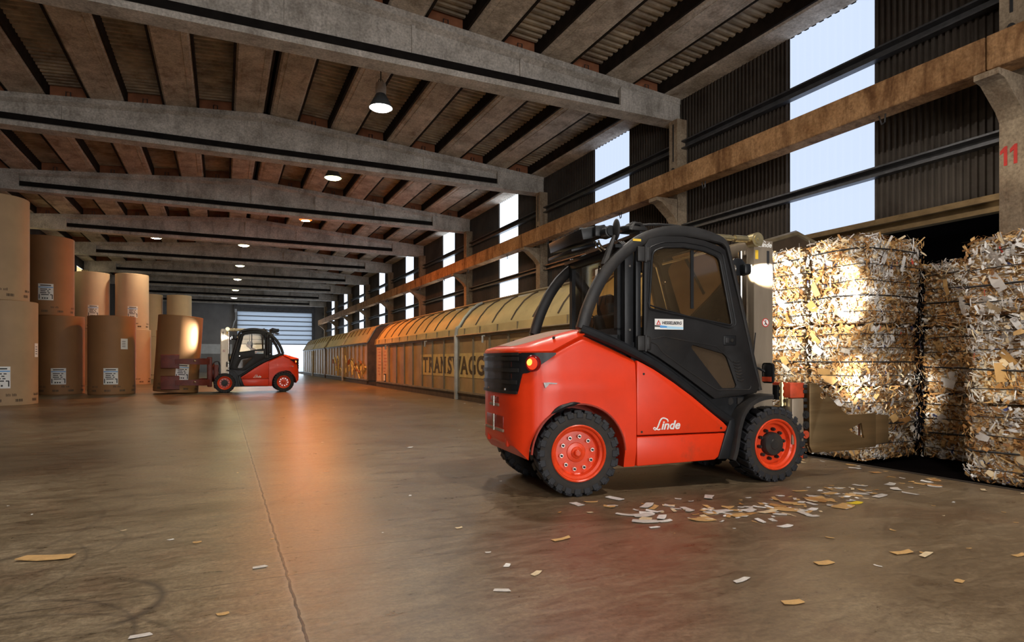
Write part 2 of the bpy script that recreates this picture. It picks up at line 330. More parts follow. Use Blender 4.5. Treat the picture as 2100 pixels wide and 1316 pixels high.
class MB:
    """collects shapes into one bmesh; mi = current material index"""
    def __init__(self): self.bm = bmesh.new(); self.mi = 0
    def _take(self, verts):
        fs = {f for v in verts for f in v.link_faces}
        for f in fs: f.material_index = self.mi
    def box(self, c, s, rot=None, bev=0.0, seg=2):
        t = bmesh.new()
        bmesh.ops.create_cube(t, size=1.0)
        bmesh.ops.scale(t, vec=s, verts=t.verts)
        if bev: bmesh.ops.bevel(t, geom=t.edges[:] , offset=bev, segments=seg, profile=0.5, affect='EDGES')
        mat = Matrix.Translation(c) @ (rot if rot is not None else Matrix.Identity(4))
        bmesh.ops.transform(t, matrix=mat, verts=t.verts)
        self._merge(t); return self
    def _merge(self, t):
        for f in t.faces: f.material_index = self.mi
        me = bpy.data.meshes.new('tmp'); t.to_mesh(me); t.free()
        self.bm.from_mesh(me); bpy.data.meshes.remove(me)
    def b2(self, lo, hi, bev=0.0):
        return self.box([(a + b) / 2 for a, b in zip(lo, hi)], [abs(b - a) for a, b in zip(lo, hi)], None, bev)
    def cyl(self, p, q, r, n=16, r2=None, cap=True):
        p = Vector(p); q = Vector(q); d = q - p
        t = bmesh.new()
        bmesh.ops.create_cone(t, cap_ends=cap, segments=n, radius1=r, radius2=r if r2 is None else r2, depth=d.length)
        bmesh.ops.transform(t, matrix=Matrix.Translation((p + q) / 2) @ d.to_track_quat('Z', 'Y').to_matrix().to_4x4(), verts=t.verts)
        self._merge(t); return self
    def ball(self, c, s, n=12):
        t = bmesh.new(); bmesh.ops.create_uvsphere(t, u_segments=n * 2, v_segments=n, radius=1)
        bmesh.ops.transform(t, matrix=Matrix.Translation(c) @ Matrix.Diagonal((*s, 1)), verts=t.verts)
        self._merge(t); return self
    def tube(self, pts, r, n=10, closed=False, ry=None):
        """sweep an ellipse (r across, ry up) along pts"""
        pts = [Vector(p) for p in pts]; N = len(pts); rings = []
        up = Vector((0, 0, 1)); prev = None
        for i, p in enumerate(pts):
            if closed: d = pts[(i + 1) % N] - pts[i - 1]
            else: d = pts[min(i + 1, N - 1)] - pts[max(i - 1, 0)]
            d.normalize()
            if prev is None:
                a = up if abs(d.dot(up)) < 0.95 else Vector((0, 1, 0))
                s = d.cross(a).normalized()
            else:
                s = prev - d * prev.dot(d)
                s.normalize()
            prev = s; u = s.cross(d)
            rr = r[i] if isinstance(r, (list, tuple)) else r
            r2 = rr if ry is None else ry
            rings.append([self.bm.verts.new(p + s * math.cos(2 * PI * k / n) * rr + u * math.sin(2 * PI * k / n) * r2) for k in range(n)])
        self._rings(rings, closed, not closed)
        return self
    def _rings(self, rings, closed_len=False, caps=True, closed_ring=True):
        n = len(rings[0]); L = len(rings)
        for i in range(L if closed_len else L - 1):
            a, b = rings[i], rings[(i + 1) % L]
            for k in range(n if closed_ring else n - 1):
                f = self.bm.faces.new((a[k], a[(k + 1) % n], b[(k + 1) % n], b[k])); f.material_index = self.mi
        if caps and closed_ring:
            for rg in (rings[0], rings[-1]):
                try:
                    f = self.bm.faces.new(rg if rg is rings[-1] else rg[::-1]); f.material_index = self.mi
                except ValueError: pass
    def loft(self, sections, caps=True, closed_ring=True):
        rings = [[self.bm.verts.new(p) for p in s] for s in sections]
        self._rings(rings, False, caps, closed_ring); return self
    def lathe(self, prof, c=(0, 0, 0), axis='Z', n=32, caps=True):
        """prof: (radius, height) pairs; axis Z, or Y (height along y)"""
        rings = []
        for r, h in prof:
            ring = []
            for k in range(n):
                a = 2 * PI * k / n
                if axis == 'Z': p = (c[0] + r * math.cos(a), c[1] + r * math.sin(a), c[2] + h)
                elif axis == 'Y': p = (c[0] + r * math.cos(a), c[1] + h, c[2] + r * math.sin(a))
                else: p = (c[0] + h, c[1] + r * math.cos(a), c[2] + r * math.sin(a))
                ring.append(self.bm.verts.new(p))
            rings.append(ring)
        self._rings(rings, False, caps); return self
    def prism(self, poly, a, b, axis='Y', bev=0.0, holes=()):
        """2-D polygon extruded: axis Y takes (x, z); axis X takes (y, z); axis Z takes (x, y)"""
        t = bmesh.new()
        def P(p, h):
            return (p[0], h, p[1]) if axis == 'Y' else ((h, p[0], p[1]) if axis == 'X' else (p[0], p[1], h))
        if holes:
            edges = []
            for lp in (poly, *holes):
                vs = [t.verts.new(P(p, a)) for p in lp]
                edges += [t.edges.new((vs[i], vs[(i + 1) % len(vs)])) for i in range(len(vs))]
            bmesh.ops.triangle_fill(t, use_beauty=True, edges=edges)
        else:
            t.faces.new([t.verts.new(P(p, a)) for p in poly])
        r = bmesh.ops.extrude_face_region(t, geom=t.faces[:])
        d = Vector(P((0, 0), b)) - Vector(P((0, 0), a))
        bmesh.ops.translate(t, vec=d, verts=[g for g in r['geom'] if isinstance(g, bmesh.types.BMVert)])
        bmesh.ops.recalc_face_normals(t, faces=t.faces[:])
        if bev:
            es = [e for e in t.edges if len(e.link_faces) == 2 and e.calc_face_angle(0) > 0.5]
            bmesh.ops.bevel(t, geom=es, offset=bev, segments=2, profile=0.5, affect='EDGES')
        self._merge(t); return self
    def quad(self, *p):
        f = self.bm.faces.new([self.bm.verts.new(q) for q in p]); f.material_index = self.mi; return self
    def build(self, name, mats, parent=None, smooth=True, recalc=True, loc=None):
        if recalc: bmesh.ops.recalc_face_normals(self.bm, faces=self.bm.faces[:])
        me = bpy.data.meshes.new(name); self.bm.to_mesh(me); self.bm.free()
        for m in (mats if isinstance(mats, (list, tuple)) else [mats]): me.materials.append(m)
        if smooth:
            for p in me.polygons: p.use_smooth = True
            me.set_sharp_from_angle(angle=math.radians(32))
        o = bpy.data.objects.new(name, me); link(o, parent)
        if loc is not None: o.location = loc
        return o

def text(name, body, size, mat, parent, loc, rot, shear=0.0, extrude=0.002, width=1.0, offset=0.0, align='LEFT'):
    cu = bpy.data.curves.new(name, 'FONT'); cu.body = body; cu.size = size; cu.shear = shear
    cu.extrude = extrude; cu.offset = offset; cu.align_x = align; cu.resolution_u = 3
    cu.materials.append(mat)
    o = bpy.data.objects.new(name, cu); link(o, parent)
    bpy.context.view_layer.update()
    me = bpy.data.meshes.new_from_object(o.evaluated_get(bpy.context.evaluated_depsgraph_get()))
    bpy.data.objects.remove(o); bpy.data.curves.remove(cu)
    me.name = name
    if not me.materials: me.materials.append(mat)
    o = bpy.data.objects.new(name, me); link(o, parent)
    o.location = loc; o.rotation_euler = rot; o.scale = (width, 1, 1)
    return o

def resample(pts, n):
    """Catmull-Rom through 2-D or 3-D points, n samples"""
    P = [Vector(p) for p in pts]; out = []
    for i in range(n):
        u = i / (n - 1) * (len(P) - 1); k = min(int(u), len(P) - 2); t = u - k
        p0 = P[max(k - 1, 0)]; p1 = P[k]; p2 = P[k + 1]; p3 = P[min(k + 2, len(P) - 1)]
        out.append(0.5 * ((2 * p1) + (p2 - p0) * t + (2 * p0 - 5 * p1 + 4 * p2 - p3) * t * t + (3 * p1 - p0 - 3 * p2 + p3) * t ** 3))
    return out

def lerp_curve(x, pts):
    if x <= pts[0][0]: return pts[0][1]
    for (a, va), (b, vb) in zip(pts, pts[1:]):
        if x <= b: return va + (vb - va) * (x - a) / (b - a)
    return pts[-1][1]

def round_poly(poly, r, n=4):
    """rounds the corners of a 2-D polygon; r a number or one radius per corner"""
    out = []; N = len(poly)
    for i, p in enumerate(poly):
        rr = r[i] if isinstance(r, (list, tuple)) else r
        p = Vector(p); a = Vector(poly[i - 1]) - p; b = Vector(poly[(i + 1) % N]) - p
        k = min(rr, a.length * 0.45, b.length * 0.45)
        if k < 1e-5: out.append(tuple(p)); continue
        s = p + a.normalized() * k; e = p + b.normalized() * k
        for j in range(n + 1):
            t = j / n
            out.append(tuple(s * (1 - t) ** 2 + p * 2 * t * (1 - t) + e * t * t))
    return out

ORD = ['first', 'second', 'third', 'fourth', 'fifth', 'sixth', 'seventh', 'eighth', 'ninth', 'tenth', 'eleventh', 'twelfth', 'thirteenth', 'fourteenth', 'fifteenth']
def struct(o, label, cat): return tag(o, label, cat, None, 'structure')

# ------------------------------------------------------------------ the hall
BAY = 7.09; WALL_X = 10.2; LEFT_X = -8.1; END_Y = 71.0; BACK_Y = -12.0; RIDGE = 1.06; EDGE_X = 6.30
def beam_top(x): return 8.2 - 0.075 * abs(x - RIDGE)

mb = MB(); mb.quad((LEFT_X, BACK_Y, 0), (EDGE_X, BACK_Y, 0), (EDGE_X, END_Y + 0.3, 0), (LEFT_X, END_Y + 0.3, 0))
mb.quad((EDGE_X, BACK_Y, 0), (EDGE_X, BACK_Y, -1.2), (EDGE_X, END_Y + 0.3, -1.2), (EDGE_X, END_Y + 0.3, 0))
struct(mb.build('floor', M['floor'], smooth=False), 'worn brown concrete floor of the hall', 'floor')
mb = MB(); mb.b2((EDGE_X - 0.02, BACK_Y, -0.1), (EDGE_X + 0.05, END_Y, 0.004))
struct(mb.build('trim_1', M['steel_edge'], smooth=False), 'dark steel edge strip along the dock side', 'edge strip')
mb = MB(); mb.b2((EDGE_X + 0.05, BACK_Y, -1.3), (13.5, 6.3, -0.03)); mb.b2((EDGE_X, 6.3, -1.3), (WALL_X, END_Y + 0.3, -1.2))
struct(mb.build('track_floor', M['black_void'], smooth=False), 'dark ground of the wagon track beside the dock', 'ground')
mb = MB(); mb.b2((-40, END_Y + 0.35, -0.3), (60, END_Y + 60, -0.02))
struct(mb.build('yard_ground', M['shutter'], smooth=False), 'bright yard ground outside the far gate', 'ground')

# corrugated right wall, open below 3.5 m beside the bales
def corrugated_wall(name, x, segs, mat, pitch=0.105, depth=0.035, label='', cat='wall', sgn=-1):
    mb = MB()
    for y0, y1, z0, z1 in segs:
        n = max(1, round((y1 - y0) / pitch)); w = (y1 - y0) / n
        prof = []
        for i in range(n):
            y = y0 + i * w
            prof += [(x, y), (x, y + w * 0.5), (x + sgn * depth, y + w * 0.6), (x + sgn * depth, y + w * 0.9)]
        prof.append((x, y1))
        mb.loft([[(px, py, z0) for px, py in prof], [(px, py, z1) for px, py in prof]], False, False)
    return struct(mb.build(name, mat, smooth=False), label, cat)

WIN = [(8.79 + BAY * k - 1.77, 8.79 + BAY * k) for k in range(-2, 9)]
segs = []; y = BACK_Y
for w0, w1 in WIN:
    segs.append((y, w0, 3.5 if w1 < 10 else -1.2, 8.4)); y = w1
    segs.append((w0, w1, 7.62, 8.4))
segs.append((y, END_Y, -1.2, 8.4))
segs = [(a, min(b, 9.6), c, d) if a < 9.6 < b else (a, b, c, d) for a, b, c, d in segs] + [(9.6, 14.11, -1.2, 8.4)]
corrugated_wall('wall_right', WALL_X, segs, M['wall_sheet'], label='dark corrugated sheet wall on the dock side', cat='wall')
for i, (w0, w1) in enumerate(WIN):
    mb = MB()
    w0 -= .1; w1 += .1; n = 12; w = (w1 - w0) / n; prof = []
    for k in range(n): prof += [(WALL_X + 0.06, w0 + k * w), (WALL_X + 0.06, w0 + k * w + w * .5), (WALL_X + 0.03, w0 + k * w + w * .6), (WALL_X + 0.03, w0 + k * w + w * .9)]
    prof.append((WALL_X + 0.06, w1))
    z0 = 3.5 if w1 < 10 else 0.2
    mb.loft([[(a, b, z0) for a, b in prof], [(a, b, 8.0) for a, b in prof]], False, False)
    o = mb.build('window_%d' % (i + 1), M['sky_panel'] if i < 4 else M['sky_panel_clear'], smooth=False)
    struct(o, 'tall daylit panel in the %s window bay of the dock wall' % ORD[i], 'window')
# horizontal girts on the wall
for z0, z1, nm in ((6.23, 6.43, 'upper'), (4.25, 4.42, 'lower')):
    mb = MB()
    mb.prism([(WALL_X - 0.05, z0), (WALL_X - 0.20, z0), (WALL_X - 0.20, z0 + 0.03), (WALL_X - 0.08, z0 + 0.05), (WALL_X - 0.08, z1 - 0.05), (WALL_X - 0.20, z1 - 0.03), (WALL_X - 0.20, z1), (WALL_X - 0.05, z1)], BACK_Y, END_Y, 'Y')
    struct(mb.build('wall_rail', M['steel_dark'], smooth=False), nm + ' steel rail running along the dock wall', 'rail')
# lintel over the side opening
mb = MB(); mb.b2((WALL_X - 0.16, BACK_Y, 3.44), (WALL_X + 0.1, 9.6, 3.53)); mb.b2((WALL_X - 0.04, BACK_Y, 3.3), (WALL_X + 0.12, 9.6, 3.44))
struct(mb.build('lintel', M['plate'], smooth=False), 'steel lintel above the dark side opening', 'lintel')
# near-black enclosure added for the dark space behind the opening, blocks the sky
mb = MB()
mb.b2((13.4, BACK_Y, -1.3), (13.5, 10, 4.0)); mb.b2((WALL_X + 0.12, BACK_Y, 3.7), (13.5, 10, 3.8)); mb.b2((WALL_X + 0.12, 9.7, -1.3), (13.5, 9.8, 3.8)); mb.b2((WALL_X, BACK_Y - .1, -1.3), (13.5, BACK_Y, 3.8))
struct(mb.build('wall_blackout', M['black_void'], smooth=False), 'near-black enclosure added behind the side opening to block the sky', 'wall')

# left wall with a yellowed daylight strip
segs = [(BACK_Y, END_Y, 0, 5.6), (BACK_Y, 20, 5.6, 7.6)]; y = 20
LW = [(31.2, 36.0), (38.6, 43.0), (45.6, 50)]
for a, b in LW: segs.append((y, a, 5.6, 7.6)); segs.append((a, b, 7.0, 7.6)); y = b
segs.append((y, END_Y, 5.6, 7.6))
corrugated_wall('wall_left', LEFT_X, segs, M['wall_sheet'], label='corrugated sheet wall behind the paper rolls', sgn=1)
for i, (a, b) in enumerate(LW):
    mb = MB(); mb.quad((LEFT_X - 0.03, a, 5.6), (LEFT_X - 0.03, b, 5.6), (LEFT_X - 0.03, b, 7.0), (LEFT_X - 0.03, a, 7.0))
    struct(mb.build('window_%d' % (12 + i), M['warm_panel'], smooth=False), 'yellowed %s roof light strip high above the rolls' % ORD[i], 'window')

# rear wall (behind the photographer) with a gate opening added for the fill light, far wall with half-open shutter
mb = MB()
mb.b2((LEFT_X, BACK_Y - .2, 0), (-4.2, BACK_Y, 8.4)); mb.b2((5.2, BACK_Y - .2, 0), (WALL_X, BACK_Y, 8.4)); mb.b2((-4.2, BACK_Y - .2, 5.0), (5.2, BACK_Y, 8.4))
struct(mb.build('wall_back', M['plaster'], smooth=False), 'grey near-end wall around the opening added for the fill light', 'wall')
DX0, DX1, DZ = 1.42, 8.9, 6.4
mb = MB()
mb.b2((LEFT_X, END_Y, 0), (DX0, END_Y + .2, 8.6)); mb.b2((DX1, END_Y, -1.2), (WALL_X, END_Y + .2, 8.6)); mb.b2((DX0, END_Y, DZ), (DX1, END_Y + .2, 8.6))
struct(mb.build('wall_front', M['plaster'], smooth=False), 'grey end wall at the far end of the hall', 'wall')
mb = MB(); mb.b2((LEFT_X, END_Y - .03, 1.9), (DX0 - .5, END_Y, 2.9))
struct(mb.build('trim_2', M['shutter'], smooth=False), 'pale band along the far end wall', 'wall band')
door = empty('door_1', (0, 0, 0)); struct(door, 'white sectional shutter half raised at the far end of the hall', 'shutter')
nsl = 7; sl = (DZ - 2.95) / nsl
for k in range(nsl):
    mb = MB(); mb.box(((DX0 + DX1) / 2, END_Y - 0.10, 2.95 + sl * (k + .5)), (DX1 - DX0, 0.05, sl - 0.07), None, 0.012)
    mb.build('slat_panel', M['shutter_lit'], door)
for k in range(nsl + 1):
    mb = MB(); mb.b2((DX0, END_Y - .115, 2.95 + sl * k - .045), (DX1, END_Y - .05, 2.95 + sl * k + .045)); mb.build('slat_seam', M['steel_dark'], door)
mb = MB(); mb.b2((DX0 - .35, END_Y - .2, 0), (DX0, END_Y, 7.2)); mb.b2((DX1, END_Y - .2, 0), (DX1 + .3, END_Y, 7.2)); mb.b2((DX0 - .35, END_Y - .25, DZ), (DX1 + .3, END_Y, DZ + .45)); mb.build('door_frame', M['steel_dark'], door)
mb = MB(); mb.tube(resample([(DX0 - .15, END_Y - .3, 6.5), (DX0 - .15, END_Y - .3, 5.6), (DX0 - .3, END_Y - .3, 5.2), (DX0 - .45, END_Y - .3, 4.6)], 12), 0.05, 6); mb.box((DX0 - .15, END_Y - .3, 6.4), (.2, .2, .35)); mb.build('motor_cable', M['shutter'], door)

# columns with corbels
for k in range(-3, 9):
    yc = 11.92 + BAY * k
    if yc < BACK_Y: continue
    mb = MB()
    mb.b2((9.88, yc - .15, -1.2), (WALL_X - .02, yc + .15, 5.2)); mb.b2((9.88, yc - .15, 5.2), (WALL_X - .02, yc + .15, 6.95))
    mb.prism([(9.89, 4.45), (9.89, 5.01), (9.27, 5.01), (9.27, 4.93), (9.42, 4.90), (9.78, 4.60)], yc - .15, yc + .15, 'Y')
    o = struct(mb.build('column', M['col'], smooth=False), '', 'column')
    o['label'] = 'concrete column painted with the red number 11' if k == -1 else 'concrete column with corbel, %s in the row from the painted one' % ORD[max(0, k)] if k >= 0 else 'concrete column with corbel behind the photographer'
    if k == -1:
        for y0 in (4.965, 4.845):
            dg = [(0.045, 0), (0.085, 0), (0.085, .27), (0.055, .27), (0.0, .215), (0.0, .165), (0.045, .195)]
            mb = MB(); mb.prism([(y0 - u, 3.85 + v) for u, v in dg], 9.872, 9.881, 'X'); mb.build('lettering', M['red_print'], o, smooth=False)
    # the tail of the column up to the roof, with the dark slot
    mb = MB(); mb.b2((9.874, yc - .02, 5.95), (9.88, yc + .02, 6.85)); mb.cyl((9.86, yc, 5.75), (9.882, yc, 5.75), 0.05, 10)
    mb.build('slot', M['ink'], o)
for k in range(-3, 9):
    yc = 11.92 + BAY * k
    if yc < BACK_Y: continue
    mb = MB(); mb.b2((LEFT_X, yc - .15, 0), (LEFT_X + .35, yc + .15, 6.95))
    struct(mb.build('column_left', M['col'], smooth=False), 'concrete column of the left wall, %s along the hall' % ORD[k + 3], 'column')

# crane beam on the corbels, in bay lengths
for k in range(-3, 9):
    y0 = 11.92 + BAY * k - BAY; y1 = y0 + BAY - 0.015
    if y1 < BACK_Y: continue
    mb = MB(); mb.prism([(9.24, 5.01), (9.60, 5.01), (9.60, 5.47), (9.24, 5.47)], y0, min(y1, END_Y), 'Y', 0.02)
    mb.cyl((9.225, (y0 + y1) / 2 + 2.2, 5.25), (9.25, (y0 + y1) / 2 + 2.2, 5.25), 0.045, 10); mb.cyl((9.225, (y0 + y1) / 2 - 1.6, 5.25), (9.25, (y0 + y1) / 2 - 1.6, 5.25), 0.04, 10)
    o = struct(mb.build('crane_beam', M['crane'], smooth=False), 'rust-stained concrete crane beam in the %s bay along the dock' % ORD[k + 3], 'beam')
    for yy in ((y0 + y1) / 2 - 2.0, (y0 + y1) / 2 + 2.0):
        mb = MB(); mb.tube([(9.42, yy - .05, 5.02), (9.42, yy - .04, 4.88), (9.42, yy + .01, 4.86), (9.42, yy + .06, 5.02)], 0.012, 6); mb.build('lifting_loop', M['steel_dark'], o)

# roof beams: I-section girders with stiffeners
for k in range(-3, 9):
    yc = 12.17 + BAY * k
    if yc < BACK_Y + 1: continue
    mb = MB(); zb = 6.95
    xs = [-8.0, -6.36, -6.14]; x0, x1 = -8.0, 10.12
    def sect(x, half, z0, z1): return [(x, yc - half, z0), (x, yc + half, z0), (x, yc + half, z1), (x, yc - half, z1)]
    rl, rr = RIDGE - 7.32, RIDGE + 7.32
    # web
    for a, b in ((rl, RIDGE), (RIDGE, rr)):
        mb.loft([sect(a, .09, zb + .1, beam_top(a) - .1), sect(b, .09, zb + .1, beam_top(b) - .1)])
    # flanges
    for a, b in ((x0, RIDGE), (RIDGE, x1)):
        mb.loft([[(a, yc - .22, zb), (a, yc + .22, zb), (a, yc + .22, zb + .12), (a, yc + .1, zb + .19), (a, yc - .1, zb + .19), (a, yc - .22, zb + .12)],
                 [(b, yc - .22, zb), (b, yc + .22, zb), (b, yc + .22, zb + .12), (b, yc + .1, zb + .19), (b, yc - .1, zb + .19), (b, yc - .22, zb + .12)]])
        mb.loft([[(x, yc - .23, beam_top(x) - .13), (x, yc - .1, beam_top(x) - .2), (x, yc + .1, beam_top(x) - .2), (x, yc + .23, beam_top(x) - .13), (x, yc + .23, beam_top(x)), (x, yc - .23, beam_top(x))] for x in (a, b)])
    # solid ends
    for a, b in ((x0, rl), (rr, x1)):
        mb.loft([sect(a, .215, zb + .02, beam_top(a) - .02), sect(b, .215, zb + .02, beam_top(b) - .02)])
    for j in (-2, -1, 0, 1, 2):
        x = RIDGE + 2.4 * j; mb.b2((x - .035, yc - .135, zb + .12), (x + .035, yc + .135, beam_top(x) - .1))
    o = struct(mb.build('roof_beam', M['beam'], smooth=False), 'concrete roof girder, %s across the hall from the near end' % ORD[k + 3], 'beam')
    mb = MB()  # black strips stand for the shade on the web above the flange
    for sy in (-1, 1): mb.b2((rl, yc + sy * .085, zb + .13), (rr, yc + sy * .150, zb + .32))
    mb.build('shade_strip', M['beam_shade'], o)

# roof: concrete trough slabs along the hall, corrugated sheet between them
bands = []
for j in range(6):
    a = 1.22 + 1.685 * j; bands.append((a, min(a + 0.80, WALL_X + 0.05)))
for j in range(6):
    b = 1.09 - 1.7 * j; bands.append((b - 0.82, b))
bands.sort()
bands = [(a, b) for a, b in bands if b > LEFT_X]
for i, (a, b) in enumerate(bands):
    a = max(a, LEFT_X)
    s = -0.075 if (a + b) / 2 > RIDGE else 0.075
    za, zb_ = beam_top(a), beam_top(b)
    mb = MB()
    prof = [(a, za + .34), (a + .02, za + .05), (a + .07, za + .004), (b - .07, zb_ + .004), (b - .02, zb_ + .05), (b, zb_ + .34)]
    mb.prism(prof, BACK_Y, END_Y, 'Y')
    for off in (.17, .63):
        if b - a > .7: mb.b2((a + off, BACK_Y, beam_top(a + off) - .004), (a + off + .012, END_Y, beam_top(a + off) + .01))
    sl_o = struct(mb.build('roof_slab', M['slab'], smooth=False), 'long concrete roof slab, %s from the left wall' % ORD[i], 'roof slab')
    mb = MB(); mb.b2((a - .03, BACK_Y, za + .03), (a + .02, END_Y, za + .36)); mb.build('side_strip', M['slab_side'], sl_o)  # near-black strip along each side of the slab
    mb = MB(); mb.b2((b - .02, BACK_Y, zb_ + .03), (b + .03, END_Y, zb_ + .36)); mb.build('side_strip', M['slab_side'], sl_o)
mb = MB()
pitch = BAY / 36; ny = int((END_Y - BACK_Y) / pitch)
gaps = [(b0, a1) for (a0, b0), (a1, b1) in zip(bands, bands[1:])]
for a, b in gaps:
    if b - a < 0.3: continue
    prof = []
    for i in range(ny):
        y = BACK_Y + i * pitch; prof += [(y, 0), (y + pitch * .35, 0), (y + pitch * .5, .05), (y + pitch * .85, .05)]
    mb.loft([[(a - .05, y, beam_top(a) + .30 + h) for y, h in prof], [(b + .05, y, beam_top(b) + .30 + h) for y, h in prof]], False, False)
struct(mb.build('ceiling', M['sheet_roof'], smooth=False), 'corrugated roof sheets between the slabs', 'ceiling')
mb = MB(); mb.quad((LEFT_X - .3, BACK_Y - .3, beam_top(LEFT_X) + .42), (RIDGE, BACK_Y - .3, 8.65), (RIDGE, END_Y + .3, 8.65), (LEFT_X - .3, END_Y + .3, beam_top(LEFT_X) + .42))
mb.quad((RIDGE, BACK_Y - .3, 8.65), (WALL_X + .4, BACK_Y - .3, beam_top(WALL_X) + .42), (WALL_X + .4, END_Y + .3, beam_top(WALL_X) + .42), (RIDGE, END_Y + .3, 8.65))
struct(mb.build('roof_cover', M['black_void'], smooth=False), 'outer roof skin above the sheets', 'roof')
for k in range(-1, 9):
    yc = 12.17 + BAY * k
    mb = MB()
    for a, b in gaps:
        if b - a > .3: mb.b2((a, yc + .02, min(beam_top(a), beam_top(b)) - .02), (b, yc + .06, beam_top(max(a, min(b, RIDGE))) + .36))
    o = struct(mb.build('infill_board', M['infill'], smooth=False), 'reddish end boards closing the roof gaps on the %s girder' % ORD[k + 3], 'infill')
    for a, b in gaps:
        if b - a > .3 and k < 4:
            x = (a + b) / 2; z = beam_top(x)
            mb = MB(); mb.tube([(x - .05, yc - .1, z - .02), (x - .05, yc - .1, z + .16), (x + .05, yc - .1, z + .16), (x + .05, yc - .1, z - .02)], 0.012, 5); mb.build('lifting_loop', M['steel_dark'], o)

# ------------------------------------------------------------------ high-bay lamps
def make_lamp(loc, col, power, label, glow=1.0):
    x, y, z = loc
    t = empty('high_bay_lamp', loc); tag(t, label, 'ceiling lamp', 'bell-shaped lamps under the roof')
    R = 0.28
    mb = MB(); mb.lathe([(0.10, 0.34), (0.13, 0.30), (0.20, 0.16), (R, 0.0), (R - .012, 0.0), (0.19, 0.15), (0.12, 0.29), (0.09, 0.32)], (0, 0, 0), 'Z', 28); mb.build('lamp_shade', M['lamp_shade'], t)
    mb = MB(); mb.lathe([(0.08, 0.32), (0.12, 0.33), (0.13, 0.46), (0.115, 0.58), (0.05, 0.60), (0.03, 0.62)], (0, 0, 0), 'Z', 16); mb.box((0, 0, .46), (.05, .28, .07), None, .01); h = mb.build('housing', M['lamp_housing'], t)
    mb = MB(); mb.tube([(0, 0, .60), (0, 0, beam_top(x) - z + 0.02)], 0.015, 6); mb.tube([(-.06, 0, .58), (-.04, 0, .68), (.04, 0, .68), (.06, 0, .58)], 0.01, 6); mb.build('hanger', M['steel_dark'], t)
    key = 'lens_%02d%02d%02d_%d' % (int(col[0] * 99), int(col[1] * 99), int(col[2] * 99), power)
    m = bpy.data.materials.get(key) or emis(key, col, power * 2.6)
    mr = bpy.data.materials.get(key + '_rim') or emis(key + '_rim', tuple(c ** 1.3 for c in col), 1.7 if min(col) < .3 else 12)
    mb = MB(); mb.mi = 1; mb.lathe([(0.002, -0.050), (0.08, -0.048), (0.165, -0.040)], (0, 0, 0), 'Z', 28, False)
    mb.mi = 0; mb.lathe([(0.165, -0.040), (0.22, -0.028), (R - .015, 0.005), (R - .03, 0.02), (0.002, 0.02)], (0, 0, 0), 'Z', 28, False); mb.build('lens', [mr, m], t)
    return t
WHITE = (1.0, 0.97, 0.92); GREEN = (1.0, 0.95, 0.50); ORANGE = (1.0, 0.27, 0.045); WARM = (1.0, 0.82, 0.55); NEUTRAL = (1.0, 0.92, 0.82)
LAMPS = [((3.40, 14.6, 7.12), WHITE, 190, 'bell lamp with white light nearest the camera, pale housing'),
         ((3.28, 20.84, 7.12), GREEN, 150, 'bell lamp with yellow-green light beyond the second girder'),
         ((3.20, 27.5, 7.12), ORANGE, 1100, 'bell lamp glowing orange beyond the third girder'),
         ((-2.9, 34.4, 7.1), WARM, 150, 'warm white bell lamp above the paper rolls'),
         ((1.0, 34.7, 7.08), GREEN, 120, 'yellow-green bell lamp, first of the distant row under the ridge'),
         ((1.0, 42.2, 7.08), GREEN, 120, 'yellow-green bell lamp, second of the distant row under the ridge'),
         ((1.0, 49.3, 7.08), GREEN, 120, 'yellow-green bell lamp, third of the distant row under the ridge'),
         ((1.0, 56.8, 7.08), GREEN, 120, 'yellow-green bell lamp, fourth of the distant row under the ridge'),
         ((1.0, 63.9, 7.08), WHITE, 90, 'white bell lamp, last of the distant row under the ridge'),
         ((3.4, 7.9, 7.12), NEUTRAL, 300, 'unseen bell lamp added in the bay above the camera'),  # this and the next three are unseen, added to light the foreground
         ((3.4, 0.9, 7.12), NEUTRAL, 330, 'unseen bell lamp added behind the camera on the dock side'),
         ((-2.9, 7.9, 7.12), NEUTRAL, 150, 'unseen bell lamp added above the camera on the roll side'),
         ((-2.9, 0.9, 7.12), NEUTRAL, 150, 'unseen bell lamp added behind the camera on the roll side')]
for l in LAMPS: make_lamp(*l)
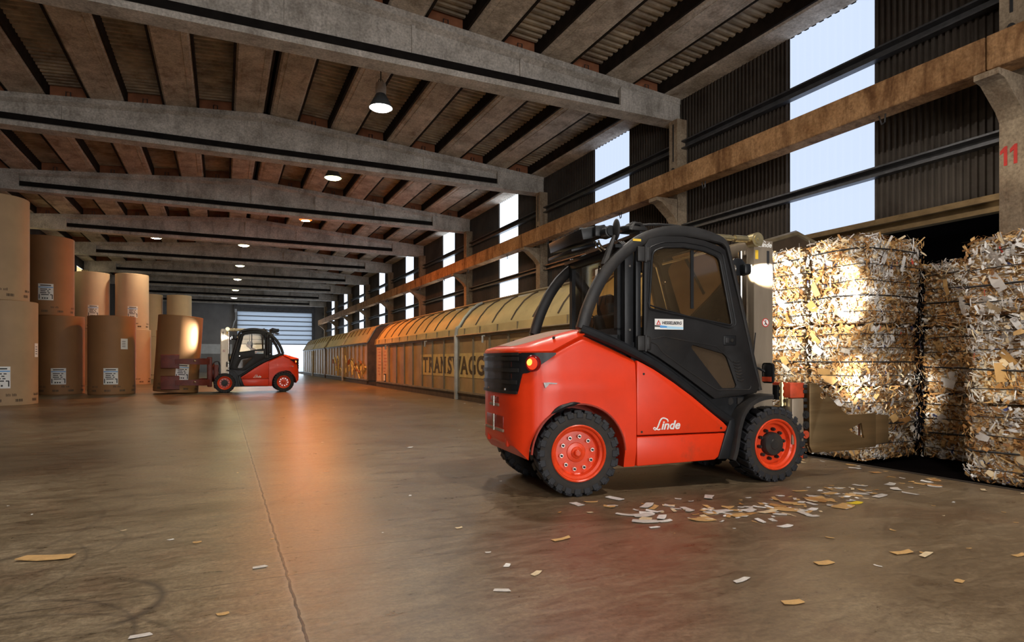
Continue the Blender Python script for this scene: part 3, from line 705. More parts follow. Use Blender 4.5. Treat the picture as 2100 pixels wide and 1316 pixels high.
# ------------------------------------------------------------------ freight wagons
FACE_L = Matrix(((0, 0, -1), (-1, 0, 0), (0, 1, 0))).to_4x4()        # text facing the hall, reading toward the camera end
def make_wagon(y0, y1, label, curved=True, letters=None, panels=False, graffiti=False):
    ym = (y0 + y1) / 2; cx = 7.85
    t = empty('freight_wagon', (cx, ym, 0)); tag(t, label, 'freight wagon', 'covered freight wagons along the dock')
    L = (y1 - y0) / 2
    if curved:
        roof = [(-1.56, 1.86), (-1.53, 2.08), (-1.44, 2.13), (-1.30, 2.36), (-1.08, 2.62), (-0.86, 2.78), (-0.70, 2.85), (0.0, 3.06)]; wall_top = 1.86
    else:
        roof = [(-1.57, 2.02), (-1.50, 2.10), (-1.30, 2.46), (-1.10, 2.78), (-0.86, 2.90), (0.0, 3.06)]; wall_top = 2.02
    full = roof + [(-x, z) for x, z in roof[-2::-1]]
    # underframe, floor and end walls
    mb = MB(); mb.b2((-1.46, -L + .05, -0.25), (1.46, L - .05, 0.20)); mb.b2((-1.50, -L + .02, -0.02), (-1.42, L - .02, 0.03))
    for yy in (-L * .7, L * .7):
        for d in (-.9, .9):
            mb.cyl((-.85, yy + d, -.76), (.85, yy + d, -.76), .08, 10)
            for x in (-.75, .75): mb.cyl((x - .06, yy + d, -.76), (x + .06, yy + d, -.76), .44, 20)
        mb.b2((-1.0, yy - 1.3, -.75), (1.0, yy + 1.3, -.25))
    mb.build('underframe', M['wagon_dark'], t)
    inner = [(x * .97, z - .03) for x, z in full]
    for s in (-1, 1):
        mb = MB(); mb.prism([(-1.46, 0.2)] + inner + [(1.46, 0.2)], s * (L - .03), s * (L - .12), 'Y'); mb.build('end_wall', M['wagon_dark'], t)
        mb = MB(); mb.tube([(x * 1.0, s * (L - .04), z) for x, z in full], 0.045, 6); mb.build('end_hoop', M['wagon_rib'], t)
    # two sliding halves on each side, with the roof that moves with them
    n = max(4, round((L - .3) / 1.12)); step = (L - .2) / n
    for s in (-1, 1):
        a, b = (0.09, L - .1) if s > 0 else (-L + .1, -0.09)
        mb = MB(); mb.b2((-1.50, a, .20), (-1.43, b, wall_top)); mb.b2((1.43, a, .20), (1.50, b, wall_top))
        w = mb.build('sliding_wall', M['wagon'], t)
        mb = MB()
        for k in range(n + 1):
            y = a + (b - a) * k / n
            for sx in (-1, 1): mb.box((sx * 1.512, y, (.16 + wall_top) / 2), (.045, .085, wall_top - .18), None, .01, 1)
        for sx in (-1, 1): mb.box((sx * 1.52, (a + b) / 2, .22), (.06, b - a, .07)); mb.box((sx * 1.51, (a + b) / 2, wall_top - .03), (.05, b - a, .06))
        mb.build('wall_ribs', M['wagon_rib'], w)
        mb = MB(); mb.loft([[(x, a, z) for x, z in full], [(x, b, z) for x, z in full]], False, False)
        mb.loft([[(x * .985, a, z - .02) for x, z in full], [(x * .985, b, z - .02) for x, z in full]], False, False)
        r = mb.build('roof_panel', M['wagon_roof'], w)
        for k in range(n + 1):
            y = a + (b - a) * k / n
            mb = MB(); mb.tube([(x, y, z + .012) for x, z in (roof[2:7] if curved else roof[2:4])], .026, 5); mb.build('roof_rib', M['wagon_dark'], r)
        mb = MB()
        for sx in (1, -1):
            mb.tube([(sx * -0.72, a, 2.90), (sx * -0.72, b, 2.90)], .035, 6)
            mb.tube([(sx * -1.58, a, wall_top + .01), (sx * -1.58, b, wall_top + .01)], .022, 6)
            if curved:
                for k in range(n):
                    y = a + (b - a) * (k + .5) / n; mb.box((sx * -1.55, y, 1.97), (.03, .03, .2))
        mb.build('roof_rail', M['wagon_rib'], r)
        mb = MB()
        for sx in (-1, 1): mb.box((sx * 1.50, (a + b) / 2, .09), (.06, b - a, .19)); mb.box((sx * 1.535, (a + b) / 2, .185), (.03, b - a, .03))
        mb.build('sill', M['wagon_dark'], t)
    for sx in (-1, 1):
        mb = MB(); mb.box((sx * 1.56, 0, .95), (.1, .13, 1.9), None, .015)
        mb.build('centre_post', M['wagon_post'], t)
        mb = MB(); mb.tube([(sx * -x, 0, z + .03) for x, z in roof[:7]], .06, 6); mb.build('centre_hoop', M['wagon_post'], t)
    walls = [c for c in t.children if c.name.startswith('sliding_wall')]
    # bright inspection panels beside the far end
    if panels:
        for y, wd in ((L - .62, .9), (L - 1.72, .95)):
            mb = MB(); mb.box((-1.515, y, 1.0), (.03, wd, 1.55)); p = mb.build('notice_panel', M['pale_door'], walls[-1])
            mb = MB()
            for q in range(9): mb.box((-1.533, y + random.uniform(-.12, .12), .55 + q * .14), (.008, random.uniform(.25, .6), .03))
            mb.build('notice_lines', M['graffiti_red'], p)
        mb = MB(); mb.box((-1.54, L - 1.75, .42), (.03, .34, .34)); q = mb.build('card_frame', M['ink'], walls[-1])
        mb = MB(); mb.box((-1.557, L - 1.75, .42), (.012, .22, .24)); mb.build('card', M['white'], q)
        for y in (L - 2.2, L - 7.8, -2.2):
            mb = MB(); mb.tube([(-1.56, y, 1.80), (-1.62, y, 1.80), (-1.62, y, 1.62)], .03, 6); mb.build('door_latch', M['wagon_post'], walls[-1 if y > 0 else 0])
    if letters:
        ya, yb = letters                                         # text runs from ya (far) to yb (near)
        mb = MB(); mb.box((-1.505, (ya + yb) / 2 - ym, 1.01), (.006, abs(ya - yb) + .5, .70)); bn = mb.build('banner', M['banner'], walls[0])
        body = 'TRANSWAGGON'; pitchl = (ya - yb) / len(body)
        for i, ch in enumerate(body):
            o = text('lettering', ch, .72, M['lettering'], bn, (0, 0, 0), (0, 0, 0), extrude=.003, offset=.018, align='CENTER')
            y = ya - pitchl * (i + .5) - ym
            o.matrix_local = Matrix.Translation((-1.512, y, .765)) @ FACE_L @ Matrix.Diagonal((1.12 if ch not in 'WN' else .95, 1, 1, 1))
        # serifs
        mb = MB()
        for i, ch in enumerate(body):
            y = ya - pitchl * (i + .5) - ym
            feet = {'T': ([0], [-.2, .2]), 'R': ([-.17, .2], [-.17]), 'A': ([-.22, .22], []), 'N': ([-.2], [-.2, .2]), 'W': ([], [-.26, 0, .26]), 'S': ([-.16], [.16]), 'G': ([], [.17])}.get(ch, ([], []))
            for f in feet[0]: mb.box((-1.513, y - f, .775), (.006, .17, .035))
            for f in feet[1]: mb.box((-1.513, y - f, 1.255), (.006, .17, .035))
        mb.build('serifs', M['lettering'], bn)
    if graffiti:
        mb = MB(); mb.mi = 0
        for k in range(26):
            y = random.uniform(-L * .95, L * .55); z = random.uniform(.45, 1.35)
            mb.tube([(-1.512, y, z), (-1.512, y + random.uniform(-.3, .3), z + random.uniform(-.1, .25)), (-1.512, y + random.uniform(-.5, .5), z + random.uniform(-.45, .1))], .045, 4)
        mb.build('graffiti', M['graffiti'], walls[0])
        mb = MB()
        for k in range(14):
            y = random.uniform(-L * .9, L * .6); z = random.uniform(.4, 1.3)
            mb.tube([(-1.514, y, z), (-1.514, y + random.uniform(-.4, .4), z + random.uniform(-.4, .3))], .03, 4)
        mb.build('graffiti', M['graffiti_red'], walls[1])
        mb = MB(); mb.box((-1.51, -L + 1.3, .62), (.02, .7, .55)); mb.build('notice_panel', M['pale_door'], walls[0])
    return t
make_wagon(6.62, 28.1, 'nearest covered freight wagon with a faded lettered banner, behind the orange forklift', True, (20.9, 14.0), True)
make_wagon(29.95, 43.1, 'second covered freight wagon, painted with graffiti strokes', False, None, False, True)
make_wagon(43.5, 55.9, 'farthest covered freight wagon, before the far gate', False, None, False, False)

# ------------------------------------------------------------------ paper rolls
def make_roll(x, y, z, mat, label, tags=(), R=0.71, H=2.676, tilt=0.0, marks=True, seam=None):
    o_phi = math.atan2(-y, -x)
    t = empty('paper_roll', (x, y, z)); tag(t, label, 'paper roll', 'big paper rolls standing on end by the left wall')
    t.rotation_euler = (0, tilt, 0)
    mb = MB(); mb.lathe([(0.09, 0.0), (R - .012, 0.0), (R, .012), (R, H - .012), (R - .012, H), (0.09, H)], (0, 0, 0), 'Z', 72); mb.build('wound_paper', mat, t)
    mb = MB(); mb.lathe([(0.05, 0.001), (0.092, 0.001), (0.092, H), (0.05, H)], (0, 0, 0), 'Z', 20); mb.build('core', M['core'], t)
    def patch(mb, phi, z0, z1, wd, off, n=6):
        d = wd / R
        for k in range(n):
            a = phi - d / 2 + d * k / n; b = a + d / n; r = R + off
            mb.quad((r * math.cos(a), r * math.sin(a), z0), (r * math.cos(b), r * math.sin(b), z0), (r * math.cos(b), r * math.sin(b), z1), (r * math.cos(a), r * math.sin(a), z1))
    for s, zc, wd, ht in tags:
        phi = o_phi + math.asin(max(-1, min(1, s)))
        mb = MB(); patch(mb, phi, zc - ht / 2, zc + ht / 2, wd, .006); lab = mb.build('label_sheet', M['white'], t, False, False)
        if ht > .4:
            mb = MB(); patch(mb, phi, zc + ht * .26, zc + ht * .31, wd * .96, .009); mb.build('label_band', M['blue'], lab, False, False)
            mb = MB()
            for q, (a, b) in enumerate(((-.36, .1), (-.34, .0), (-.36, .05), (-.3, .2))):
                for c0, c1 in ((a, b), (b + .08, b + .22)):
                    patch(mb, phi + wd / R * (c0 + c1) / 2, zc + ht * (.14 - .11 * q), zc + ht * (.19 - .11 * q), wd * (c1 - c0), .009, 2)
            for c in (-.42, .42): patch(mb, phi + wd / R * c, zc - ht * .42, zc - ht * .15, wd * .06, .009, 1)
            patch(mb, phi, zc + ht * .37, zc + ht * .43, wd * .7, .009, 3)
            for c in (-.2, -.05, .1): patch(mb, phi + wd / R * c, zc - ht * .42, zc - ht * .34, wd * .09, .009, 1)
            mb.build('label_lettering', M['ink'], lab, False, False)
        else:
            mb = MB()
            for q in range(4): patch(mb, phi - .03, zc + ht * (.22 - .17 * q), zc + ht * (.27 - .17 * q), wd * .5, .009, 2)
            mb.build('label_lettering', M['ink'], lab, False, False)
    if marks:
        mb = MB()
        for k in range(9):
            phi = o_phi + (k - 4.3) * .62
            for q in range(7): patch(mb, phi + (q - 3) * .035 + random.uniform(-.006, .006), .10, .17, random.uniform(.012, .022) * 1.2, .004, 1)
        for k in range(5):
            phi = o_phi + (k - 2) * .95 + .2
            for q in range(9):
                if q not in (4,): patch(mb, phi + (q - 4) * .035, .24, .24 + random.choice((.05, .06, .07)), .016, .004, 1)
        mb.build('base_lettering', M['print_faint'], t, False, False)
    if seam is not None:
        mb = MB(); patch(mb, o_phi + seam, .3, H - .02, .012, .005, 1); mb.build('wrap_seam', M['print_faint'], t, False, False)
    return t
LB = (.42, .55)
make_roll(-5.15, 20.22, 0, M['kraft_grey'], 'front-most grey-brown paper roll on the floor, nearest the camera', [(-.12, .72, *LB), (.93, 1.42, .2, .36)])
make_roll(-5.33, 20.2, 2.68, M['kraft_grey'], 'creased paper roll with a long dark seam, stacked on the front-most roll', seam=0.06)
make_roll(-5.09, 26.08, 0, M['kraft'], 'brown paper roll on the floor between the front-most roll and the one with two labels', [(-.07, .62, *LB)])
make_roll(-5.40, 26.1, 2.68, M['kraft'], 'brown paper roll stacked second from the front, label at its foot', [(-.14, 3.45 - 2.68, *LB)])
make_roll(-3.47, 25.36, 0, M['kraft'], 'brown paper roll on the floor carrying two white labels, nothing on top', [(-.05, .62, *LB), (.5, 1.72, .23, .36)])
make_roll(-5.57, 35.5, 0, M['liner'], 'pale paper roll on the floor hidden behind the roll with two labels')
make_roll(-3.92, 35.45, 0, M['liner'], 'pale paper roll on the floor in the second row, left of the dark gap', [(-.72, .75, .2, .3)])
make_roll(-2.27, 35.4, 0, M['liner'], 'pale paper roll on the floor in the second row, partly behind the carried roll')
make_roll(-5.66, 35.5, 2.68, M['liner'], 'pale upper paper roll with shadowed top edge, left one of the touching pair', [(.05, .82, *LB)])
make_roll(-4.01, 35.45, 2.68, M['liner'], 'pale upper paper roll lit orange along its edge, right one of the touching pair', [(.03, .82, *LB)])
make_roll(-4.15, 45.5, 0, M['liner'], 'pale paper roll on the floor in the third row under the half-hidden cream roll')
make_roll(-2.50, 45.4, 0, M['liner'], 'pale paper roll on the floor in the third row behind the carried roll')
make_roll(-4.17, 45.5, 2.68, M['liner'], 'half-hidden cream upper roll beside the rightmost stacked roll', marks=False)
make_roll(-2.52, 45.4, 2.68, M['liner'], 'cream upper roll, rightmost of the stacked rolls, above the carried roll', marks=False)
make_roll(-1.50, 25.02, 0.05, M['kraft'], 'brown paper roll tilted in the clamp of the far forklift', [(.22, .72, *LB)], tilt=math.radians(3.6))
make_roll(0.6, 52.0, 0, M['liner'], 'pale paper roll standing alone far behind the distant forklift mast', H=1.5, marks=False)

# ------------------------------------------------------------------ paper bales
def make_bale(x, y, z, sx, sy, sz, label, group, faces=('-X', '-Y', '+Z'), dens=900, seed=0, wires=4, white=0.5, rz=0.0, shag=1.0, top=False):
    rnd = random.Random(seed)
    t = empty('paper_bale', (x, y, z), rz); tag(t, label, 'paper bale', group)
    bm = bmesh.new(); bmesh.ops.create_cube(bm, size=1)
    bmesh.ops.subdivide_edges(bm, edges=bm.edges[:], cuts=13, use_grid_fill=True)
    off = Vector((seed * 3.1, seed * 1.7, 0))
    for v in bm.verts:
        p = v.co.copy()
        q = Vector((p.x * sx, p.y * sy, (p.z + .5) * sz))
        # rounded corners, bulging faces between the wires
        ex = abs(p.x) * 2; ey = abs(p.y) * 2; ez = abs(p.z) * 2
        pull = max(0, ex + ey - 1.80) * .22 + max(0, ez + max(ex, ey) - 1.85) * .18
        q.x *= 1 - pull * .35; q.y *= 1 - pull * .35
        zz = (p.z + .5) * (wires + 1)
        bulge = abs(math.sin(zz * PI)) * .018 + noise.noise(q * 2.2 + off) * .035 + noise.noise(q * 7 + off) * .016
        n = Vector((p.x if ex > .98 else 0, p.y if ey > .98 else 0, .5 if p.z > .49 else 0))
        if n.length: q += n.normalized() * (bulge - .03)
        q.z = min(max(q.z, 0.0), sz)
        v.co = q
    for f in bm.faces: f.smooth = True
    me = bpy.data.meshes.new('pressed_block'); bm.to_mesh(me); bm.free(); me.materials.append(M['bale'])
    link(bpy.data.objects.new('pressed_block', me), t)
    # loose flakes standing out of the faces
    mb = MB()
    spec = {'-X': (Vector((-sx / 2, 0, 0)), Vector((0, sy, 0)), Vector((0, 0, sz)), Vector((-1, 0, 0))), '-Y': (Vector((0, -sy / 2, 0)), Vector((sx, 0, 0)), Vector((0, 0, sz)), Vector((0, -1, 0))),
            '+Y': (Vector((0, sy / 2, 0)), Vector((sx, 0, 0)), Vector((0, 0, sz)), Vector((0, 1, 0))), '+Z': (Vector((0, 0, sz)), Vector((sx, 0, 0)), Vector((0, sy, 0)), Vector((0, 0, 1)))}
    def flake(c, n, a, ln, wd, tilt, mi):
        n = n.normalized(); u = n.orthogonal().normalized(); u = Matrix.Rotation(a, 3, n) @ u; w = n.cross(u)
        u = (u + n * math.sin(tilt)).normalized(); w = (w + n * math.sin(rnd.uniform(-.5, .5))).normalized()
        k = rnd.uniform(.0, .25) * ln
        p = [c - u * ln / 2 - w * wd / 2, c + w * -wd / 2 + n * k * .5, c + u * ln / 2 - w * wd / 2 * rnd.uniform(.3, 1), c + u * ln / 2 + w * wd / 2, c + w * wd / 2 + n * k * .5, c - u * ln / 2 + w * wd / 2 * rnd.uniform(.3, 1)]
        vs = [mb.bm.verts.new(q) for q in p]
        for idx in ((0, 1, 4, 5), (1, 2, 3, 4)):
            f = mb.bm.faces.new([vs[i] for i in idx]); f.material_index = mi
    for fc in faces:
        c0, U, V, n = spec[fc]
        area = U.length * V.length
        for i in range(int(dens * area)):
            uu, vv = rnd.uniform(-.5, .5), rnd.uniform(0.01, .99)
            if fc == '+Z': c = c0 + U * uu + V * (vv - .5)
            else: c = c0 + U * uu + V * vv
            pn = noise.noise(Vector((c.x, c.y, c.z * 1.6)) * 3.2 + off)
            edge = max(abs(uu) * 2, abs(vv - .5) * 2) ** 6
            c = c + n * (rnd.uniform(.0, .030) + .015 * edge * shag)
            ln = rnd.choice((.022, .03, .035, .045, .055, .07)) * rnd.uniform(.7, 1.3); wd = ln * rnd.uniform(.2, .6)
            if rnd.random() < .38: ln = rnd.uniform(.04, .12); wd = rnd.uniform(.005, .013)
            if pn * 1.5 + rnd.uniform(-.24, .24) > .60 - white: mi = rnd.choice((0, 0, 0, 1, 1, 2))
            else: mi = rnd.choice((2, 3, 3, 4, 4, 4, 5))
            if rnd.random() < .012: mi = rnd.choice((6, 6, 7))
            nn = n + Vector((rnd.uniform(-.24, .24), rnd.uniform(-.24, .24), rnd.uniform(-.40, .2)))
            if edge > .5: nn += (c - Vector((0, 0, sz / 2))).normalized() * rnd.uniform(0, 1.2) * shag
            flake(c, nn, rnd.uniform(0, 2 * PI) if fc == '+Z' else rnd.gauss(0, .8), ln * 1.0, wd, rnd.uniform(-.15, .42) * shag, mi)
    # shaggy strips hanging out along the upper and lower edges
    for i in range(int(38 * shag)):
        fc = rnd.choice(faces); c0, U, V, n = spec[fc]
        if fc == '+Z': c = c0 + U * rnd.uniform(-.5, .5) + V * rnd.choice((-.49, -.49, .49))
        else: c = c0 + U * rnd.uniform(-.5, .5) + V * rnd.choice((.02, .97, .99))
        flake(c + n * .02, Vector((rnd.uniform(-1, 1), rnd.uniform(-1, 1), rnd.uniform(-1, 1))), rnd.uniform(0, 6), rnd.uniform(.08, .2), rnd.uniform(.012, .03), .3, rnd.choice((0, 1, 2, 3, 3, 4)))
    # a few larger flat sheets pressed into the faces
    for fc in faces:
        if fc == '+Z': continue
        c0, U, V, n = spec[fc]
        for i in range(5):
            c = c0 + U * rnd.uniform(-.4, .4) + V * rnd.uniform(.08, .92) + n * rnd.uniform(.022, .036)
            flake(c, n + Vector((rnd.uniform(-.1, .1), rnd.uniform(-.1, .1), rnd.uniform(-.15, .1))), rnd.gauss(0, .35), rnd.uniform(.09, .20), rnd.uniform(.04, .10), rnd.uniform(-.05, .08), rnd.choice((0, 1, 1, 2, 3, 3, 4)))
    # neighbours press the flakes flat on the closed sides
    zt = sz + (.09 if top else .012)
    for v in mb.bm.verts:
        v.co.z = min(max(v.co.z, 0.004), zt)
        v.co.x = min(v.co.x, sx / 2 + .02)
        if '+Y' not in faces: v.co.y = min(v.co.y, sy / 2 - .002)
        if '-Y' not in faces: v.co.y = max(v.co.y, -sy / 2 + .002)
    fl = mb.build('loose_flakes', PAPERS, t, smooth=False, recalc=False); fl['kind'] = 'stuff'
    for k in range(wires):
        zz = sz * (k + .75) / (wires + .5); h = .028; hy = .028 if '-Y' in faces else .003; hp = .028 if '+Y' in faces else .003
        jit = rnd.uniform(-.012, .012)
        pts = [(-sx / 2 - h, -sy / 2 + .02, zz), (-sx / 2 - h, 0, zz + jit), (-sx / 2 - h, sy / 2 - .02, zz), (-sx / 2 + .02, sy / 2 + hp, zz), (0, sy / 2 + hp, zz - jit), (sx / 2 - .03, sy / 2 + hp, zz), (sx / 2 + .015, sy / 2 - .03, zz), (sx / 2 + .015, -sy / 2 + .03, zz), (sx / 2 - .03, -sy / 2 - hy, zz), (0, -sy / 2 - hy, zz + jit), (-sx / 2 + .02, -sy / 2 - hy, zz)]
        mb = MB(); mb.tube(pts,   .0045 if k % 3 != 1 else .009, 4, closed=True); mb.build('baling_wire', M['ink'], t)
    return t
G1 = 'bales in front of the orange forklift'; G2 = 'bales at the right edge of the stack'; G3 = 'bales set back in the shadow'
bx = 6.42 + .5
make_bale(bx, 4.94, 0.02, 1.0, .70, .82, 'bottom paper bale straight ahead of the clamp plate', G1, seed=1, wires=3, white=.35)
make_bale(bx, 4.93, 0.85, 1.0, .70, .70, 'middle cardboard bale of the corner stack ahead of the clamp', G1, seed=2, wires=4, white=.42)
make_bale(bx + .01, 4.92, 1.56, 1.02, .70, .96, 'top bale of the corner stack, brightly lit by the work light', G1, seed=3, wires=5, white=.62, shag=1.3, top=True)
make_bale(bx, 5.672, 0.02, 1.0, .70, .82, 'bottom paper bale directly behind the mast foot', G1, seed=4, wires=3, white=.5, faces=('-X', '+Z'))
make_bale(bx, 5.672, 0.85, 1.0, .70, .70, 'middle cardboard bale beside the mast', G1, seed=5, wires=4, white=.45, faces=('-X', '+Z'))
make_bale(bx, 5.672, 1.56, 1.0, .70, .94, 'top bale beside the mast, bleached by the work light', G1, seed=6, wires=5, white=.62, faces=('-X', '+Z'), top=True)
rx = 6.48 + .48
for i, (zz, h, wh, nm) in enumerate(((0.0, .73, .38, 'bottom'), (.735, .82, .74, 'middle'), (1.56, .70, .30, 'top'))):
    dx = (0, .03, -.03)[i]
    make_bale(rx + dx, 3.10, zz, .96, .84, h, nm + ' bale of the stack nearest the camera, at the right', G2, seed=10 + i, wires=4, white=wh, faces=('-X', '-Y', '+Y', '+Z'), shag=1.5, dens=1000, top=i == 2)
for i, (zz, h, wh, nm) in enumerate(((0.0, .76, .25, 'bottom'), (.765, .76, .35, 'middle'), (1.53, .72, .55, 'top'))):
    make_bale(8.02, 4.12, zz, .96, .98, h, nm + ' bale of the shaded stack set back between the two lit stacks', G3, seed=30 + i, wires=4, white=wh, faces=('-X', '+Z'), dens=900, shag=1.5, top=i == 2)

# ------------------------------------------------------------------ forklifts
def plan_curve(s):
    """rear bumper outline seen from above, s from -1 (right side) to 1 (left side)"""
    pts = [(-.20, -.592), (-.30, -.580), (-.40, -.547), (-.48, -.478), (-.53, -.385), (-.552, -.22), (-.557, 0), (-.552, .22), (-.53, .385), (-.48, .478), (-.40, .547), (-.30, .580), (-.20, .592)]
    u = (s + 1) / 2 * (len(pts) - 1); k = min(int(u), len(pts) - 2); t = u - k
    return Vector((pts[k][0] * (1 - t) + pts[k + 1][0] * t, pts[k][1] * (1 - t) + pts[k + 1][1] * t))
def curve_strip(mb, s0, s1, z0, z1, off, thick, n=16):
    secs = []
    for i in range(n + 1):
        s = s0 + (s1 - s0) * i / n; p = plan_curve(s); d = (plan_curve(min(1, s + .03)) - plan_curve(max(-1, s - .03))).normalized()
        nrm = Vector((-d.y, d.x)) if Vector((-d.y, d.x)).dot(p - Vector((0, 0))) > 0 else Vector((d.y, -d.x))
        a = p + nrm * off; b = p + nrm * (off - thick)
        za = z0(s) if callable(z0) else z0; zc = z1(s) if callable(z1) else z1
        secs.append([(a.x, a.y, za), (a.x, a.y, zc), (b.x, b.y, zc), (b.x, b.y, za)])
    mb.loft(secs)

def linde_script(mb, r=1.0):
    """script capital with its long overhead swash, in x-z units of letter height"""
    L = [(-.42, .06), (-.30, -.02), (-.12, .06), (.06, .30), (.20, .62), (.34, .92), (.52, 1.12), (.74, 1.16), (.98, 1.10), (1.18, .98), (1.27, .84), (1.20, .80)]
    foot = [(-.42, .06), (-.45, .16), (-.34, .22), (-.18, .14), (0, .02), (.18, -.02), (.34, .06)]
    return resample(L, 30), resample(foot, 16)

def logo(parent, mat, x, y, z, h, side):
    """side -1: on the right flank, reading forward; +1: left flank, reading backward"""
    o = text('logo', 'inde', h * 1.25, mat, parent, (x + .40 * h * (1 if side < 0 else -1), y, z), (PI / 2, 0, 0 if side < 0 else PI), shear=.28, extrude=.0015, offset=h * .03, width=1.05)
    a, b = linde_script(None)
    mb = MB(); sx = 1 if side < 0 else -1
    mb.tube([(x + p[0] * h * sx, y, z + p[1] * h) for p in a], [h * (.04 + .05 * min(1, i / 8) * (1 if i < 16 else .75)) for i in range(len(a))], 6, ry=None)
    mb.tube([(x + p[0] * h * sx, y, z + p[1] * h) for p in b], h * .065, 6)
    for v in mb.bm.verts: v.co.y = y + (v.co.y - y) * .15
    return mb.build('logo', mat, parent)

def make_wheel(parent, x, y, r, w, side, front, steer=0.0):
    """tyre mesh is the part; rim, hub and nuts hang under it. side -1 = right flank"""
    mb = MB(); h = w / 2
    mb.mi = 1
    mb.lathe([(.225, -h + .03), (.235, -h + .004), (.27, -h), (r - .05, -h + .002), (r - .028, -h + .008), (r - .022, -h + .03), (r - .022, h - .03), (r - .028, h - .008), (r - .05, h - .002), (.27, h), (.235, h - .004), (.225, h - .03), (.225, -h + .03)], (0, 0, 0), 'Y', 64, False)
    mb.mi = 0
    n = 24
    for i in range(n):
        for s in (-1, 1):
            a = 2 * PI * (i + (0 if s < 0 else .5)) / n
            R = Matrix.Rotation(-a, 4, 'Y')
            loc = R @ Matrix.Translation((r - .016, s * h * .52, 0)) @ Matrix.Rotation(s * .32, 4, 'X')
            mb.box((0, 0, 0), (.030, h * .98, .066), loc, .006, 1)
            loc = R @ Matrix.Translation((r - .042, s * (h - .002), 0))
            mb.box((0, 0, 0), (.05, .012, .056), loc, .004, 1)
    wheel = mb.build('wheel', [M['rubber'], M['rubber_side']], parent, loc=(x, y, r))
    wheel.rotation_euler = (0, random.uniform(0, .2), steer)
    o = side
    mb = MB(); mb.lathe([(.238, o * (h - .03)), (.240, o * (h + .004)), (.232, o * (h + .010)), (.222, o * (h + .002)), (.215, o * (h - .02)), (.195, o * (h - .028)), (.186, o * (h - .07)), (.176, o * (h - .078)), (.10, o * (h - .074)), (.01, o * (h - .074))], (0, 0, 0), 'Y', 48, False); mb.build('rim', M['orange_rim'], wheel)
    if front:
        mb = MB(); mb.lathe([(.112, o * (h - .075)), (.110, o * (h - .03)), (.10, o * (h - .015)), (.05, o * (h - .012)), (.045, o * (h - .006)), (.005, o * (h - .006))], (0, 0, 0), 'Y', 32); mb.build('hub', M['black_dusty'], wheel)
    else:
        mb = MB(); mb.lathe([(.085, o * (h - .076)), (.08, o * (h - .066)), (.05, o * (h - .060)), (.045, o * (h - .052)), (.03, o * (h - .045)), (.028, o * (h - .018)), (.02, o * (h - .012)), (.002, o * (h - .012))], (0, 0, 0), 'Y', 28); mb.build('hub', M['orange_rim'], wheel)
    for i in range(10):
        a = 2 * PI * (i + .3) / 10; rr = .138
        c = (rr * math.cos(a), 0, rr * math.sin(a))
        mb = MB()
        mb.cyl((c[0], o * (h - .078), c[2]), (c[0], o * (h - .045), c[2]), .017, 6)
        mb.mi = 1; mb.cyl((c[0], o * (h - .045), c[2]), (c[0], o * (h - .034), c[2]), .010, 8)
        mb.build('wheel_nut', [M['black_dusty'], M['black_dusty']] if front else [M['chrome'], M['ink']], wheel)
    return wheel

